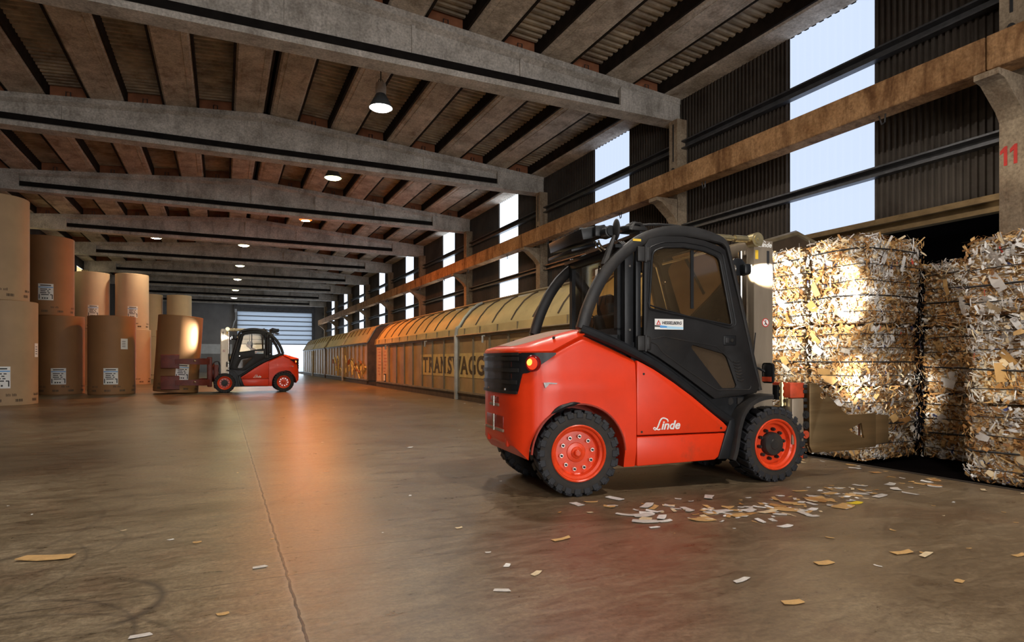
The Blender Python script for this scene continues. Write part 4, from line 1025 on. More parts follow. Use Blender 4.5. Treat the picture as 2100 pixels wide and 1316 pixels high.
def make_forklift(loc, rz, label, clamp):
    F = empty('forklift', loc, rz); tag(F, label, 'forklift', 'red forklifts')
    W = .605
    # --- rear counterweight body with wheel arch
    wpts = [(-.557, .19), (-.550, .29), (-.53, .39), (-.48, .482), (-.40, .553), (-.30, .588), (-.2, .60), (0, .605), (.53, .605)]
    tpts = [(-.557, 1.19), (-.53, 1.20), (-.25, 1.205), (-.1, 1.285), (.05, 1.355), (.12, 1.325), (.3, 1.250), (.527, 1.150)]
    AX, AR = -.005, .425
    def zb(x):
        if abs(x - AX) < AR: return .345 + math.sqrt(max(0, AR * AR - (x - AX) ** 2))
        if x < AX: return lerp_curve(x, [(-.557, .50), (-.53, .43), (-.48, .37), (-.43, .315)])
        return .222
    xs = [-.557, -.555, -.550, -.54, -.53, -.505, -.48, -.455, AX - AR - .001]
    xs += [AX - AR * math.cos(PI * i / 28) for i in range(29)] + [AX + AR + .001, .47, .527]
    secs = []
    for x in xs:
        w = lerp_curve(x, wpts); zt = lerp_curve(x, tpts); b = zb(x)
        rows = []
        for i in range(15):
            z = b + (zt - .07 - b) * i / 14
            ww = w - .030 * max(0, min(1, (z - .80) / .45)) ** 1.0 - (.03 * max(0, .36 - z) / .14 if z < .36 else 0) + .016 * max(0, 1 - abs(z - .92) / .13) * max(0, min(1, (x + .5) / .3)) * max(0, min(1, (.62 - x) / .4))
            rows.append((ww, z))
        wt = rows[-1][0]
        for i in range(1, 5):
            a = PI / 2 * i / 4; rows.append((wt - .07 + .07 * math.cos(a), zt - .07 + .07 * math.sin(a)))
        secs.append([(x, -ww, z) for ww, z in rows] + [(x, ww, z) for ww, z in rows[::-1]])
    mb = MB(); mb.loft(secs)
    cw = mb.build('counterweight', M['orange'], F)
    # dark arch lip and scuffs
    for sd in (-1, 1):
        mb = MB(); mb.tube([(AX + (AR + .004) * math.cos(a), sd * .600, .345 + (AR + .004) * math.sin(a)) for a in [PI * (.02 + .96 * i / 24) for i in range(25)]], .010, 6); mb.build('arch_lip', M['dark_red'], cw)
        mb = MB(); mb.tube([(AX + (AR + .012) * math.cos(a), sd * .604, .345 + (AR + .012) * math.sin(a)) for a in [PI * (.50 + .20 * i / 10) for i in range(11)]], [.004, .010, .018, .02, .018, .02, .024, .024, .02, .012, .004], 6); mb.build('scuff', M['black'], cw)
        mb = MB(); mb.prism([(-.33, .955), (-.315, .91), (-.29, .93), (-.28, .945), (-.12, .935), (-.12, .942), (-.28, .957)], sd * .592, sd * .6005, 'Y'); mb.build('paint_chip', M['chip'], cw)
    # rear pockets and tow pin
    for z0, z1, y0, y1 in ((.55, .66, -.24, .24), (.765, .82, -.12, .12)):
        mb = MB(); mb.b2((-.563, y0, z0), (-.52, y1, z1), .012); p = mb.build('tow_pocket', M['dark_red'], cw)
        mb = MB(); mb.b2((-.570, y0 - .01, z0 - .03), (-.52, y1 + .01, z0 - .004), .008); mb.build('pocket_ledge', M['dust'], p)
        mb = MB(); mb.cyl((-.572, -.02, z0 - .03), (-.572, -.02, z1 + .005), .012, 10); mb.build('tow_pin', M['chrome'], p)
    for sd in (-1, 1):
        mb = MB(); mb.box((-.53, sd * .27, .48), (.03, .05, .16), Matrix.Rotation(0, 4, 'X'), .01); mb.build('bumper_rib', M['orange'], cw)
    # black grille with louvres, wrapping the rear corner
    gz0 = lambda s: 1.0 if abs(s) > .55 else (.835 if abs(s) < .45 else .835 + (abs(s) - .45) * 1.65)
    mb = MB(); curve_strip(mb, -.97, .97, lambda s: (.855 if abs(s) < .44 else .855 + (abs(s) - .44) * 2.2) if abs(s) < .52 else 1.031 + max(0, abs(s) - .60) * .42, lambda s: 1.200, .010, .024, 60)
    gr = mb.build('grille', M['black'], F)
    for z, hh in ((.870, .012), (.955, .016), (1.055, .016), (1.15, .016), (1.19, .012)):
        mb = MB(); curve_strip(mb, -.47 if z > 1 else -.44, .47 if z > 1 else .44, z - hh, z + hh, .020, .020, 22); mb.build('louvre', M['black_dusty'], gr)
    for z in (.912, 1.005, 1.103):
        mb = MB(); curve_strip(mb, -.40, -.16 if z < 1 else .2, z - .02, z + .022, .009, .006, 10); mb.build('grille_gap', M['clamp_red'], gr)
    for s in (-.2, .12, .3):
        p = plan_curve(s); mb = MB(); mb.b2((p.x - .010, p.y - .03, .88), (p.x - .004, p.y + .03, .90)); mb.build('louvre_clip', M['chrome'], gr)
    for sd in (-1, 1):
        p = plan_curve(sd * .665); d = Vector((-.80, sd * .60, 0)).normalized()
        q = Vector((p.x, p.y, 1.112)) + d * .006
        rot = d.to_track_quat('Z', 'Y').to_matrix().to_4x4()
        mb = MB(); mb.lathe([(.068, -.02), (.068, .012), (.058, .018), (.054, .010), (.01, .010)], (0, 0, 0), 'Z', 28); bmesh.ops.transform(mb.bm, matrix=Matrix.Translation(q) @ rot, verts=mb.bm.verts[:]); tl = mb.build('tail_lamp', M['tail_ring'], F)
        mb = MB(); mb.lathe([(.052, .010), (.045, .024), (.02, .034), (.002, .036)], (0, 0, 0), 'Z', 24); bmesh.ops.transform(mb.bm, matrix=Matrix.Translation(q) @ rot, verts=mb.bm.verts[:]); mb.build('lamp_lens', M['tail_red'], tl)
        mb = MB(); mb.lathe([(.030, .026), (.024, .038), (.002, .041)], (-.010, .008, 0), 'Z', 16); bmesh.ops.transform(mb.bm, matrix=Matrix.Translation(q) @ rot, verts=mb.bm.verts[:]); mb.build('lamp_bulb', M['tail_hot'], tl)
    # --- engine hood
    hw = [(-.57, .22), (-.56, .31), (-.54, .40), (-.49, .49), (-.41, .56), (-.28, .588), (-.1, .592), (.05, .592)]
    hz = [(-.57, 1.222), (-.545, 1.240), (-.45, 1.258), (-.23, 1.325), (.0, 1.392), (.05, 1.398)]
    secs = []
    for x in (-.57, -.567, -.56, -.55, -.53, -.49, -.45, -.40, -.34, -.25, -.15, -.05, .05):
        w = lerp_curve(x, hw); z = lerp_curve(x, hz); b0 = lerp_curve(x, tpts) + .006; z = max(z, b0 + .012); k = min(.09, (z - b0) * .9)
        m_ = z - .012
        secs.append([(x, -w + .012, b0 - .012), (x, -w, b0 + .004), (x, -w + k * .5, (b0 + m_) / 2 + .006), (x, -w + k, m_), (x, -w + k + .04, z), (x, -w * .45, z + .010), (x, 0, z + .014), (x, w * .45, z + .010), (x, w - k - .04, z), (x, w - k, m_), (x, w - k * .5, (b0 + m_) / 2 + .006), (x, w, b0 + .004), (x, w - .012, b0 - .012)])
    mb = MB(); mb.loft(secs)
    hood = mb.build('hood', M['orange'], F)
    secs = []
    for x in (-.50, -.45, -.35, -.23, -.1, .04):
        w = lerp_curve(x, [(-.50, .26), (-.4, .34), (.04, .40)]); z = lerp_curve(x, hz) + .014
        secs.append([(x, -w, z - .005), (x, -w * .5, z + .003), (x, 0, z + .006), (x, w * .5, z + .003), (x, w, z - .005), (x, w, z - .03), (x, -w, z - .03)])
    mb = MB(); mb.loft(secs); mb.build('hood_centre', M['orange_dusty'], hood)
    for sd in (-1, 1):
        mb = MB(); mb.cyl((-.20, sd * .50, 1.31), (-.20, sd * .51, 1.335), .012, 10); mb.build('hood_bolt', M['ink'], hood)
    # --- flank panels under the black rail
    rail = [(.535, 1.140), (.70, 1.062), (.90, .945), (1.10, .815), (1.28, .682), (1.43, .575), (1.474, .535)]
    for sd in (-1, 1):
        top = [(.535, .490)] + rail + [(1.450, .490)]
        mb = MB(); mb.prism(top, sd * .50, sd * .603, 'Y', .012); p = mb.build('side_panel', M['orange'], F)
        low = [(.535, .225), (1.335, .240), (1.38, .27), (1.447, .478), (.535, .478)]
        mb = MB(); mb.prism(low, sd * .48, sd * .603, 'Y', .012); mb.build('sill_panel', M['orange'], F)
        for bx_, bz_ in ((.60, 1.02), (.58, .52), (1.40, .525)):
            mb = MB(); mb.cyl((bx_, sd * .60, bz_), (bx_, sd * .607, bz_), .010, 10); mb.build('panel_bolt', M['black_dusty'], p)
        logo(p, M['white'], .735 if sd < 0 else 1.02, sd * .606, .535, .085, sd)
    # --- chassis inside, wheel well, footwell
    mb = MB(); mb.b2((.40, -.30, .20), (1.95, .30, .75)); mb.b2((-.40, -.30, .62), (.45, .30, .80)); mb.b2((-.07, -.36, .28), (.07, .36, .42)); mb.b2((.44, -.49, .24), (1.45, .49, .62)); mb.b2((-.05, -.50, 1.0), (.52, .50, 1.36)); mb.b2((1.45, -.42, .5), (1.86, .42, .84)); mb.build('chassis', M['black'], F)
    mb = MB(); mb.b2((-.40, -.34, .62), (.42, .34, .79)); mb.build('axle_housing', M['dark_red'], F)
    for sd in (-1, 1):
        mb = MB(); mb.tube(resample([(.02, sd * .565, 1.405), (.09, sd * .572, 1.378), (.30, sd * .575, 1.30), (.54, sd * .575, 1.195), (.75, sd * .575, 1.09), (.95, sd * .575, .965), (1.15, sd * .575, .83), (1.35, sd * .575, .685), (1.53, sd * .575, .575)], 24), .040, 10, ry=.043); mb.build('frame_rail', M['black'], F)
    for sd in (-1, 1):
        mb = MB(); mb.prism([(.50, 1.10), (.52, 1.30), (.78, 1.20), (1.0, 1.07), (1.36, .86), (1.52, .85), (1.52, .56), (1.28, .64), (.9, .90)], sd * .535, sd * .552, 'Y'); mb.build('cab_side', M['black'], F)
    # --- overhead guard hoops
    hoop = [(.035, 1.40), (.095, 1.59), (.195, 1.795), (.32, 1.965), (.463, 2.09), (.62, 2.195), (.85, 2.272), (1.10, 2.285), (1.34, 2.250), (1.465, 2.205), (1.52, 2.07), (1.62, 1.72), (1.74, 1.28), (1.855, .86)]
    H2 = resample(hoop, 60)
    for sd in (-1, 1):
        mb = MB(); secs = []
        for i, p in enumerate(H2):
            d = (H2[min(i + 1, 59)] - H2[max(i - 1, 0)]).normalized(); nn = Vector((-d.y, d.x))
            th_ = .052 if i < 34 else max(.024, .052 - (i - 34) * .003); wd = .038
            yc = sd * .555
            ring = []
            for k in range(12):
                a = 2 * PI * k / 12; ca, sa = math.cos(a), math.sin(a)
                e = .6; ca = math.copysign(abs(ca) ** e, ca); sa = math.copysign(abs(sa) ** e, sa)
                q = p + nn * th_ * ca
                ring.append((q.x, yc + wd * sa, q.y))
            secs.append(ring)
        mb.loft(secs); mb.build('guard_hoop', M['black_dusty'], F)
    mb = MB()
    for x0, x1, z in ((.36, .44, 2.125), (.60, .66, 2.25), (.80, .86, 2.30), (1.0, 1.06, 2.305), (1.2, 1.26, 2.285), (1.40, 1.47, 2.235)):
        mb.b2((x0, -.54, z - .015), (x1, .54, z + .015))
    mb.build('roof_bars', M['black'], F)
    mb = MB(); mb.loft([[(p.x, -.52, p.y + .03), (p.x, .52, p.y + .03)] for p in H2[22:44]], False, False); mb.build('roof_pane', M['glass_dark'], F)
    # --- posts and doors
    def line_z(x, pts): return lerp_curve(x, pts)
    for sd in (-1, 1):
        mb = MB(); mb.b2((.435, sd * .50, 1.22), (.52, sd * .57, 2.13), .008); mb.b2((.535, sd * .50, 1.20), (.585, sd * .585, 2.19), .008); post = mb.build('door_post', M['black'], F)
        for z in (1.4, 1.95):
            mb = MB(); mb.cyl((.48, sd * .565, z), (.48, sd * .578, z), .010, 10); mb.build('post_bolt', M['chrome'], post)
        mb = MB()
        for q in range(3): mb.tube(resample([(.44 + q * .03, sd * .53, 1.25), (.40 + q * .03, sd * .52, 1.18), (.34 + q * .03, sd * .50, 1.14)], 8), .014, 6)
        for q in range(3): mb.tube(resample([(.46 + q * .022, sd * .53, 2.05), (.45 + q * .022, sd * .53, 2.12), (.41 + q * .022, sd * .50, 2.17)], 8), .010, 6)
        mb.build('hose', M['hose'], F)
        # door leaf
        outer = [(.612, 2.13), (.66, 2.195), (.80, 2.225), (1.0, 2.235), (1.22, 2.215), (1.40, 2.17), (1.452, 2.14), (1.60, 1.66), (1.72, 1.25), (1.835, .90), (1.80, .835), (1.34, .790), (1.15, .915), (.95, 1.045), (.75, 1.165), (.605, 1.235)]
        win = round_poly([(.655, 1.585), (.690, 2.085), (.80, 2.125), (1.0, 2.14), (1.22, 2.12), (1.385, 2.07), (1.525, 1.455)], [.03, .06, .02, .02, .02, .05, .04])
        tri = round_poly([(1.085, 1.255), (1.105, 1.275), (1.44, 1.195), (1.47, 1.16), (1.575, .905), (1.555, .885), (1.42, .885)], .02)
        mb = MB(); mb.prism(outer, sd * .560, sd * .598, 'Y', .005, holes=(win, tri)); door = mb.build('cab_door', M['door_black'], F)
        mb = MB(); mb.prism(win, sd * .574, sd * .580, 'Y'); mb.build('window_pane', M['glass'], door, smooth=False)
        mb = MB(); mb.prism(tri, sd * .574, sd * .580, 'Y'); mb.build('lower_pane', M['glass_dark'], door, smooth=False)
        mb = MB(); mb.tube([(p[0], sd * .600, p[1]) for p in win], .009, 6, closed=True)
        mb.tube([(x, sd * .600, z) for x, z in round_poly([(.64, 1.62), (.66, 2.12), (.80, 2.17), (1.0, 2.185), (1.22, 2.165), (1.42, 2.11), (1.57, 1.46), (1.50, 1.43)], .04)], .006, 6, closed=True); mb.build('window_seal', M['black'], door)
        ridge = round_poly([(.66, 1.30), (.74, 1.275), (.78, 1.215), (1.00, 1.075), (1.36, .868), (1.72, .868), (1.735, .90)], .03)
        mb = MB(); mb.tube([(x, sd * .599, z) for x, z in ridge], .005, 6); mb.tube([(.66, sd * .599, 1.315), (.80, sd * .599, 1.345), (1.35, sd * .599, 1.265), (1.53, sd * .599, 1.12)], .004, 6); mb.build('pressed_ridge', M['black_dusty'], door)
        mb = MB(); mb.b2((1.09, sd * .572, 1.60), (1.12, sd * .588, 2.12)); mb.build('window_bar', M['black'], door)
        for z in (1.285, 2.055):
            mb = MB(); mb.box((.592, sd * .602, z), (.11, .025, .13), None, .010); mb.box((.645, sd * .604, z), (.05, .03, .12), None, .014); mb.cyl((.615, sd * .612, z - .07), (.615, sd * .612, z + .07), .012, 10); mb.build('hinge', M['black_dusty'], door)
        mb = MB(); mb.b2((1.43, sd * .594, 1.275), (1.565, sd * .603, 1.365), .008); hd = mb.build('handle_plate', M['black'], door)
        mb = MB(); mb.cyl((1.515, sd * .60, 1.32), (1.515, sd * .612, 1.32), .016, 14); mb.build('lock', M['chrome'], hd)
        mb = MB(); mb.b2((1.445, sd * .60, 1.295), (1.485, sd * .610, 1.345), .006); mb.build('door_handle', M['ink'], hd)
        for q in range(7):
            mb = MB(); mb.tube([(1.535 + q * .008, sd * .599, 1.125 - q * .028), (1.57 + q * .008, sd * .603, 1.118 - q * .028), (1.605 + q * .008, sd * .599, 1.128 - q * .028)], .006, 6); mb.build('vent_slot', M['black_dusty'], door)
        # sticker with red triangle, wording and blue sweep
        x0, x1, z0, z1 = .712, 1.002, 1.408, 1.500
        sk = Matrix(((1, 0, 0, 0), (0, 1, 0, 0), (-.13, 0, 1, .13 * .857), (0, 0, 0, 1)))
        def shear(mb):
            bmesh.ops.transform(mb.bm, matrix=sk, verts=mb.bm.verts[:]); return mb
        mb = MB(); mb.b2((x0, sd * .5985, z0), (x1, sd * .6005, z1)); st = mb.build('door_sticker', M['white'], door, smooth=False)
        s = 1 if sd < 0 else -1; fx = (lambda u: x0 + (x1 - x0) * u) if sd < 0 else (lambda u: x1 - (x1 - x0) * u)
        mb = MB(); mb.prism([(fx(.05), z0 + .040), (fx(.21), z0 + .040), (fx(.13), z0 + .083)], sd * .6005, sd * .6015, 'Y'); mb.build('sticker_triangle', M['red_print'], st, smooth=False)
        mb = MB(); mb.prism([(fx(.09), z0 + .046), (fx(.17), z0 + .046), (fx(.13), z0 + .066)], sd * .6010, sd * .6020, 'Y'); mb.build('sticker_triangle', M['white'], st, smooth=False)
        for u0, u1, h0, h1, mt in ((0, .22, .022, .036, 'ink'), (.18, .5, .014, .036, 'blue'), (.42, 1.0, .006, .030, 'light_blue')):
            mb = MB(); mb.prism([(fx(u0), z0 + h1), (fx(u1), z0 + (h0 + h1) / 2 + .004), (fx(u1), z0 + h0), (fx(u0), z0 + h0)], sd * .6005, sd * (.6012 + u0 * .0004), 'Y'); mb.build('sticker_sweep', M[mt], st, smooth=False)
        text('sticker_text', 'HESSELBERG', .036, M['ink'], st, (fx(.25), sd * .6015, z0 + .046), (PI / 2, 0, 0 if sd < 0 else PI), .15, .0006, 1.0, .0012)
    # windscreen, rear window, lower rear wall of the cab
    mb = MB(); mb.quad((1.475, -.52, 2.16), (1.475, .52, 2.16), (1.84, .52, .90), (1.84, -.52, .90)); mb.build('windscreen', M['glass'], F, smooth=False)
    mb = MB(); mb.quad((.42, -.47, 1.42), (.42, .47, 1.42), (.42, .47, 2.08), (.42, -.47, 2.08)); mb.build('rear_window', M['glass_rear'], F, smooth=False)
    mb = MB(); mb.b2((.40, -.50, 1.30), (.45, .50, 1.42)); mb.b2((.40, -.50, 2.06), (.45, .50, 2.14)); mb.b2((.40, -.50, 1.4), (.44, -.44, 2.1)); mb.b2((.40, .44, 1.4), (.44, .50, 2.1)); mb.build('rear_window_frame', M['black'], F)
    mb = MB(); mb.tube([(.385, .1, 1.42), (.38, -.12, 1.75), (.38, -.2, 2.0)], .008, 6); mb.tube([(.38, -.16, 1.65), (.38, -.26, 2.02)], .006, 6); mb.build('wiper', M['ink'], F)
    # seat, console, steering wheel, dashboard
    mb = MB(); mb.box((.82, 0, .98), (.48, .48, .14), None, .05); mb.box((.60, 0, 1.30), (.13, .46, .58), Matrix.Rotation(-.16, 4, 'Y'), .05); mb.b2((.62, -.2, .62), (1.0, .2, .92)); mb.box((.55, 0, 1.66), (.09, .26, .2), None, .04); mb.build('seat', M['seat'], F)
    mb = MB(); mb.box((.90, -.34, 1.14), (.42, .10, .09), None, .03); mb.cyl((1.06, -.34, 1.16), (1.08, -.34, 1.28), .012, 8); mb.ball((1.08, -.34, 1.29), (.022, .022, .022), 6); mb.build('armrest', M['black'], F)
    mb = MB(); mb.box((1.56, 0, 1.0), (.22, .98, .22), None, .04); mb.cyl((1.5, .0, 1.0), (1.36, .0, 1.20), .03, 10); mb.build('dashboard', M['black'], F)
    mb = MB(); c = Vector((1.34, 0, 1.23)); ax = Vector((-.57, 0, .82)); u = Vector((0, 1, 0)); v = ax.cross(u)
    mb.tube([c + (u * math.cos(2 * PI * i / 24) + v * math.sin(2 * PI * i / 24)) * .165 for i in range(24)], .014, 6, closed=True)
    for i in range(3):
        a = 2 * PI * i / 3; mb.cyl(c, c + (u * math.cos(a) + v * math.sin(a)) * .165, .010, 6)
    mb.build('steering_wheel', M['ink'], F)
    # --- wheels and front mudguards
    make_wheel(F, .0, -.475, .362, .25, -1, False, math.radians(-6)); make_wheel(F, .0, .475, .362, .25, 1, False, math.radians(-6))
    make_wheel(F, 2.0, -.470, .352, .30, -1, True); make_wheel(F, 2.0, .470, .352, .30, 1, True)
    for sd in (-1, 1):
        pts = resample([(1.480, .245), (1.512, .34), (1.545, .52), (1.60, .665), (1.70, .765), (1.82, .812), (1.945, .825)], 22)
        secs = []
        for i, p in enumerate(pts):
            d = (pts[min(i + 1, 21)] - pts[max(i - 1, 0)]).normalized(); nn = Vector((-d.y, d.x)); q = p + nn * .0; q2 = p - nn * .03
            y0, y1 = sd * .36, sd * .655
            secs.append([(q.x, y0, q.y), (q.x, y1 - sd * .02, q.y), (q.x - nn.x * .008, y1, q.y - nn.y * .008), (q2.x - nn.x * .015, y1, q2.y - nn.y * .015), (q2.x, y1 - sd * .03, q2.y), (q2.x, y0, q2.y)])
        mb = MB(); mb.loft(secs); mb.build('mudguard', M['black_dusty'], F)
        mb = MB(); mb.prism([(1.36, .245), (1.485, .245), (1.545, .50), (1.545, .60), (1.49, .60)], sd * .45, sd * .615, 'Y', .008); mb.build('step', M['black'], F)
        mb = MB(); mb.b2((1.42, sd * .40, .62), (1.72, sd * .52, .80)); pd = mb.build('footwell', M['black'], F)
        mb = MB(); mb.cyl((1.56, sd * .52, .76), (1.56, sd * .53, .76), .035, 14); mb.b2((1.64, sd * .515, .73), (1.70, sd * .53, .79)); mb.build('footwell_button', M['black_dusty'], pd)
    # --- mast
    for sd in (-1, 1):
        mb = MB()
        mb.b2((1.885, sd * .445, .12), (2.105, sd * .462, 2.285)); mb.b2((1.885, sd * .36, .12), (1.91, sd * .445, 2.285)); mb.b2((2.085, sd * .36, .12), (2.105, sd * .445, 2.285))
        m_ = mb.build('mast_rail', M['mast'], F)
        mb = MB(); mb.b2((2.035, sd * .4625, 2.02), (2.065, sd * .4635, 2.19)); mb.build('rail_slot', M['ink'], m_)
        mb = MB(); mb.b2((1.93, sd * .32, .10), (2.12, sd * .338, 2.25)); mb.b2((1.93, sd * .26, .10), (1.95, sd * .338, 2.25)); mb.build('inner_rail', M['mast'], F)
        mb = MB(); mb.cyl((1.86, sd * .305, .15), (1.86, sd * .305, 1.3), .034, 14); mb.cyl((1.86, sd * .305, 1.3), (1.86, sd * .305, 2.2), .024, 14); mb.build('lift_cylinder', M['chrome'], F)
        mb = MB(); mb.tube(resample([(1.84, sd * .2, 2.0), (1.83, sd * .22, 1.6), (1.84, sd * .2, 1.2), (1.85, sd * .24, .9)], 16), .016, 6); mb.tube(resample([(1.86, sd * .14, 2.08), (1.83, sd * .10, 1.7), (1.85, sd * .12, 1.3)], 14), .013, 6); mb.build('hose', M['hose'], F)
        # overhead tilt cylinder
        mb = MB(); mb.cyl((1.30, sd * .46, 2.285), (1.62, sd * .46, 2.285), .030, 14); mb.cyl((1.60, sd * .46, 2.285), (1.86, sd * .46, 2.285), .021, 12); mb.cyl((1.66, sd * .46, 2.285), (1.80, sd * .46, 2.285), .034, 14); tc = mb.build('tilt_cylinder', M['brass'], F)
        mb = MB(); mb.cyl((1.90, sd * .40, 2.285), (1.90, sd * .50, 2.285), .066, 24); mb.cyl((1.90, sd * .50, 2.285), (1.90, sd * .51, 2.285), .045, 20); mb.cyl((1.90, sd * .51, 2.285), (1.90, sd * .518, 2.285), .016, 12); mb.build('pivot_boss', M['brass'], tc)
        mb = MB(); mb.b2((1.90, sd * .4625, 2.105), (1.935, sd * .4635, 2.19)); mb.build('warning_tag', M['yellow'], m_)
        logo(m_, M['white'], 1.952 if sd < 0 else 2.06, sd * .4635, 2.225, .052, sd)
        mb = MB(); mb.cyl((2.02, sd * .4625, 1.50), (2.02, sd * .4635, 1.50), .042, 24); sg = mb.build('no_walking_sign', M['red_print'], m_)
        mb = MB(); mb.cyl((2.02, sd * .4635, 1.50), (2.02, sd * .4645, 1.50), .034, 24); mb.build('sign_face', M['white'], sg)
        mb = MB(); mb.ball((2.022, sd * .4648, 1.520), (.006, .001, .006), 6); mb.tube([(2.022, sd * .4648, 1.512), (2.018, sd * .4648, 1.495), (2.008, sd * .4648, 1.478)], .004, 5); mb.tube([(2.018, sd * .4648, 1.495), (2.03, sd * .4648, 1.480)], .004, 5); mb.build('sign_figure', M['ink'], sg)
        mb = MB(); mb.box((2.02, sd * .4650, 1.5), (.066, .001, .007), Matrix.Rotation(sd * -.78, 4, 'Y')); mb.build('sign_bar', M['red_print'], sg)
    for lo, hi in (((1.885, -.36, 2.16), (1.93, .36, 2.285)), ((1.885, -.36, .16), (1.92, .36, .30)), ((1.94, -.26, 1.25), (1.98, .26, 1.36)), ((1.935, -.26, 2.1), (1.96, .26, 2.15))):
        mb = MB(); mb.b2(lo, hi, .008); mb.build('mast_crossbar', M['mast'], F)
    mb = MB()
    for yy in (-.06, .06): mb.b2((1.90, yy - .015, .4), (1.93, yy + .015, 2.1))
    mb.build('lift_chain', M['black_dusty'], F)
    # work lights on black brackets at the cab front, mirrors
    for sd in (-1, 1):
        mb = MB(); mb.prism([(1.56, 2.00), (1.62, 2.09), (1.70, 2.09), (1.74, 2.05), (1.74, 1.93), (1.56, 1.93)], sd * .50, sd * .515, 'Y', .004); wl = mb.build('work_light', M['black'], F)
        mb = MB(); mb.cyl((1.52, sd * .52, 1.985), (1.60, sd * .52, 1.985), .03, 12, .045); mb.build('light_housing', M['chrome'], wl)
        mb = MB(); mb.box((1.72, sd * .535, 1.985), (.08, .10, .10), None, .02); mb.build('light_housing', M['black'], wl)
        mb = MB(); mb.b2((1.7605, sd * .535 - .04, 1.945), (1.764, sd * .535 + .04, 2.025)); mb.build('light_lens', M['work_lens'], wl)
        mb = MB(); mb.box((1.93, sd * .60, 1.02), (.035, .14, .19), None, .03); mb.tube([(1.93, sd * .58, 1.02), (1.88, sd * .54, 1.06), (1.82, sd * .53, 1.08)], .012, 6); mb.build('mirror', M['black'], F)
        mb = MB(); mb.b2((1.915, sd * .60 - .06, .94), (1.911, sd * .60 + .06, .985)); mb.build('indicator', M['carriage_red'], F)
        mb = MB(); mb.tube([(1.86, sd * .475, 1.12), (1.87, sd * .50, 1.4)], .006, 6); mb.build('grab_rod', M['ink'], F)
    # roof equipment
    mb = MB(); mb.box((.285, .09, 2.285), (.25, .76, .105), Matrix.Rotation(-.22, 4, 'Y'), .010)
    mb.box((.34, -.30, 2.285), (.15, .10, .10), None, .012)
    mb.box((.30, .20, 2.19), (.30, .56, .03), Matrix.Rotation(-.28, 4, 'Y'), .008); ru = mb.build('roof_unit', M['black'], F)
    for q in range(6):
        mb = MB(); mb.b2((.17, -.22 + q * .11, 2.318), (.21, -.14 + q * .11, 2.335)); mb.build('roof_unit_slot', M['black_dusty'], ru)
    mb = MB()
    for q in range(9): mb.tube([(.36 + .046 * math.cos(a), -.355 - q * .012, 2.265 + .046 * math.sin(a)) for a in [2 * PI * i / 14 for i in range(14)]], .009, 5, closed=True)
    mb.cyl((.36, -.34, 2.265), (.36, -.47, 2.265), .041, 16); mb.build('corrugated_duct', M['black'], F)
    mb = MB()
    for q in range(2): mb.tube(resample([(.29, -.30 - q * .06, 2.20), (.30, -.31 - q * .06, 2.16), (.34, -.33 - q * .06, 2.11)], 8), .010, 6)
    mb.build('duct_clamp', M['chrome'], ru)
    mb = MB(); mb.tube([(.26, -.525, 1.95), (.31, -.51, 2.07), (.375, -.495, 2.22)], [.034, .028, .016], 6); mb.build('mirror_arm', M['black_dusty'], F)
    mb = MB(); mb.ball((.395, -.49, 2.275), (.022, .06, .095), 10); mb.build('round_mirror', M['ink'], F)
    mb = MB(); mb.cyl((.62, -.42, 2.345), (.62, -.30, 2.345), .035, 14); mb.tube([(.56, -.45, 2.29), (.60, -.44, 2.355), (.66, -.44, 2.355), (.72, -.45, 2.30)], .016, 6); mb.box((.62, -.36, 2.31), (.16, .2, .04), None, .01); mb.build('roof_bracket', M['black_dusty'], F)
    mb = MB()
    for q in range(3): mb.tube(resample([(.60, -.38 + q * .05, 2.345), (.48, -.36 + q * .05, 2.32), (.36, -.32 + q * .05, 2.27)], 8), .010, 6)
    mb.tube(resample([(.66, -.40, 2.35), (.85, -.44, 2.362), (1.05, -.46, 2.355), (1.28, -.47, 2.315)], 14), .012, 6); mb.build('hose', M['hose'], F)
    mb = MB(); mb.b2((.50, -.594, 2.165), (.58, -.592, 2.185)); mb.build('warning_tag', M['yellow'], F)
    # --- carriage and clamp
    mb = MB(); mb.b2((2.13, -.50, .28), (2.18, .50, .40)); mb.b2((2.13, -.50, .76), (2.18, .50, .90)); mb.b2((2.12, -.30, .15), (2.16, -.24, 1.0)); mb.b2((2.12, .24, .15), (2.16, .30, 1.0)); ca = mb.build('carriage', M['black'], F)
    if clamp == 'bale':
        mb = MB(); mb.b2((2.19, -.60, .78), (2.36, .60, .925), .01); mb.b2((2.19, -.60, .20), (2.36, .60, .32), .01); mb.b2((2.22, -.60, .46), (2.34, .60, .56), .01); mb.build('clamp_frame', M['carriage_red'], F)
        for sd in (-1, 1):
            mb = MB(); mb.b2((2.20, sd * .50, .34), (2.335, sd * .615, .775), .006); mb.build('cheek_plate', M['mast'], F)
            mb = MB()
            for z in (.22, .28, .37, .70, .76, .84, .89): mb.box((2.365, sd * .585, z), (.045, .05, .035), None, .006)
            mb.build('rack_teeth', M['black_dusty'], F)
            for z in (.43, .52, .62):
                mb = MB(); mb.cyl((2.36, sd * .57, z), (2.36, sd * .62, z), .038, 16); mb.cyl((2.36, sd * .62, z), (2.36, sd * .628, z), .02, 12); mb.build('slide_roller', M['carriage_red'] if z < .5 else M['black_dusty'], F)
            arm = [(2.395, .32), (2.395, .920), (2.475, .920), (2.545, .868), (2.82, .632), (2.87, .605), (3.235, .612), (3.235, .275), (2.43, .255)]
            hole = [(2.56 + .035 * math.cos(2 * PI * i / 14), .80 + .038 * math.sin(2 * PI * i / 14)) for i in range(14)]
            tri = [(2.86, .445), (3.04, .515), (3.085, .385), (2.96, .425)]
            tri = [(2.87, .455), (3.045, .520), (3.085, .365)]
            mb = MB(); mb.prism(arm, sd * .600, sd * .628, 'Y', .004, holes=(hole, tri)); a_ = mb.build('clamp_arm', M['plate'], F)
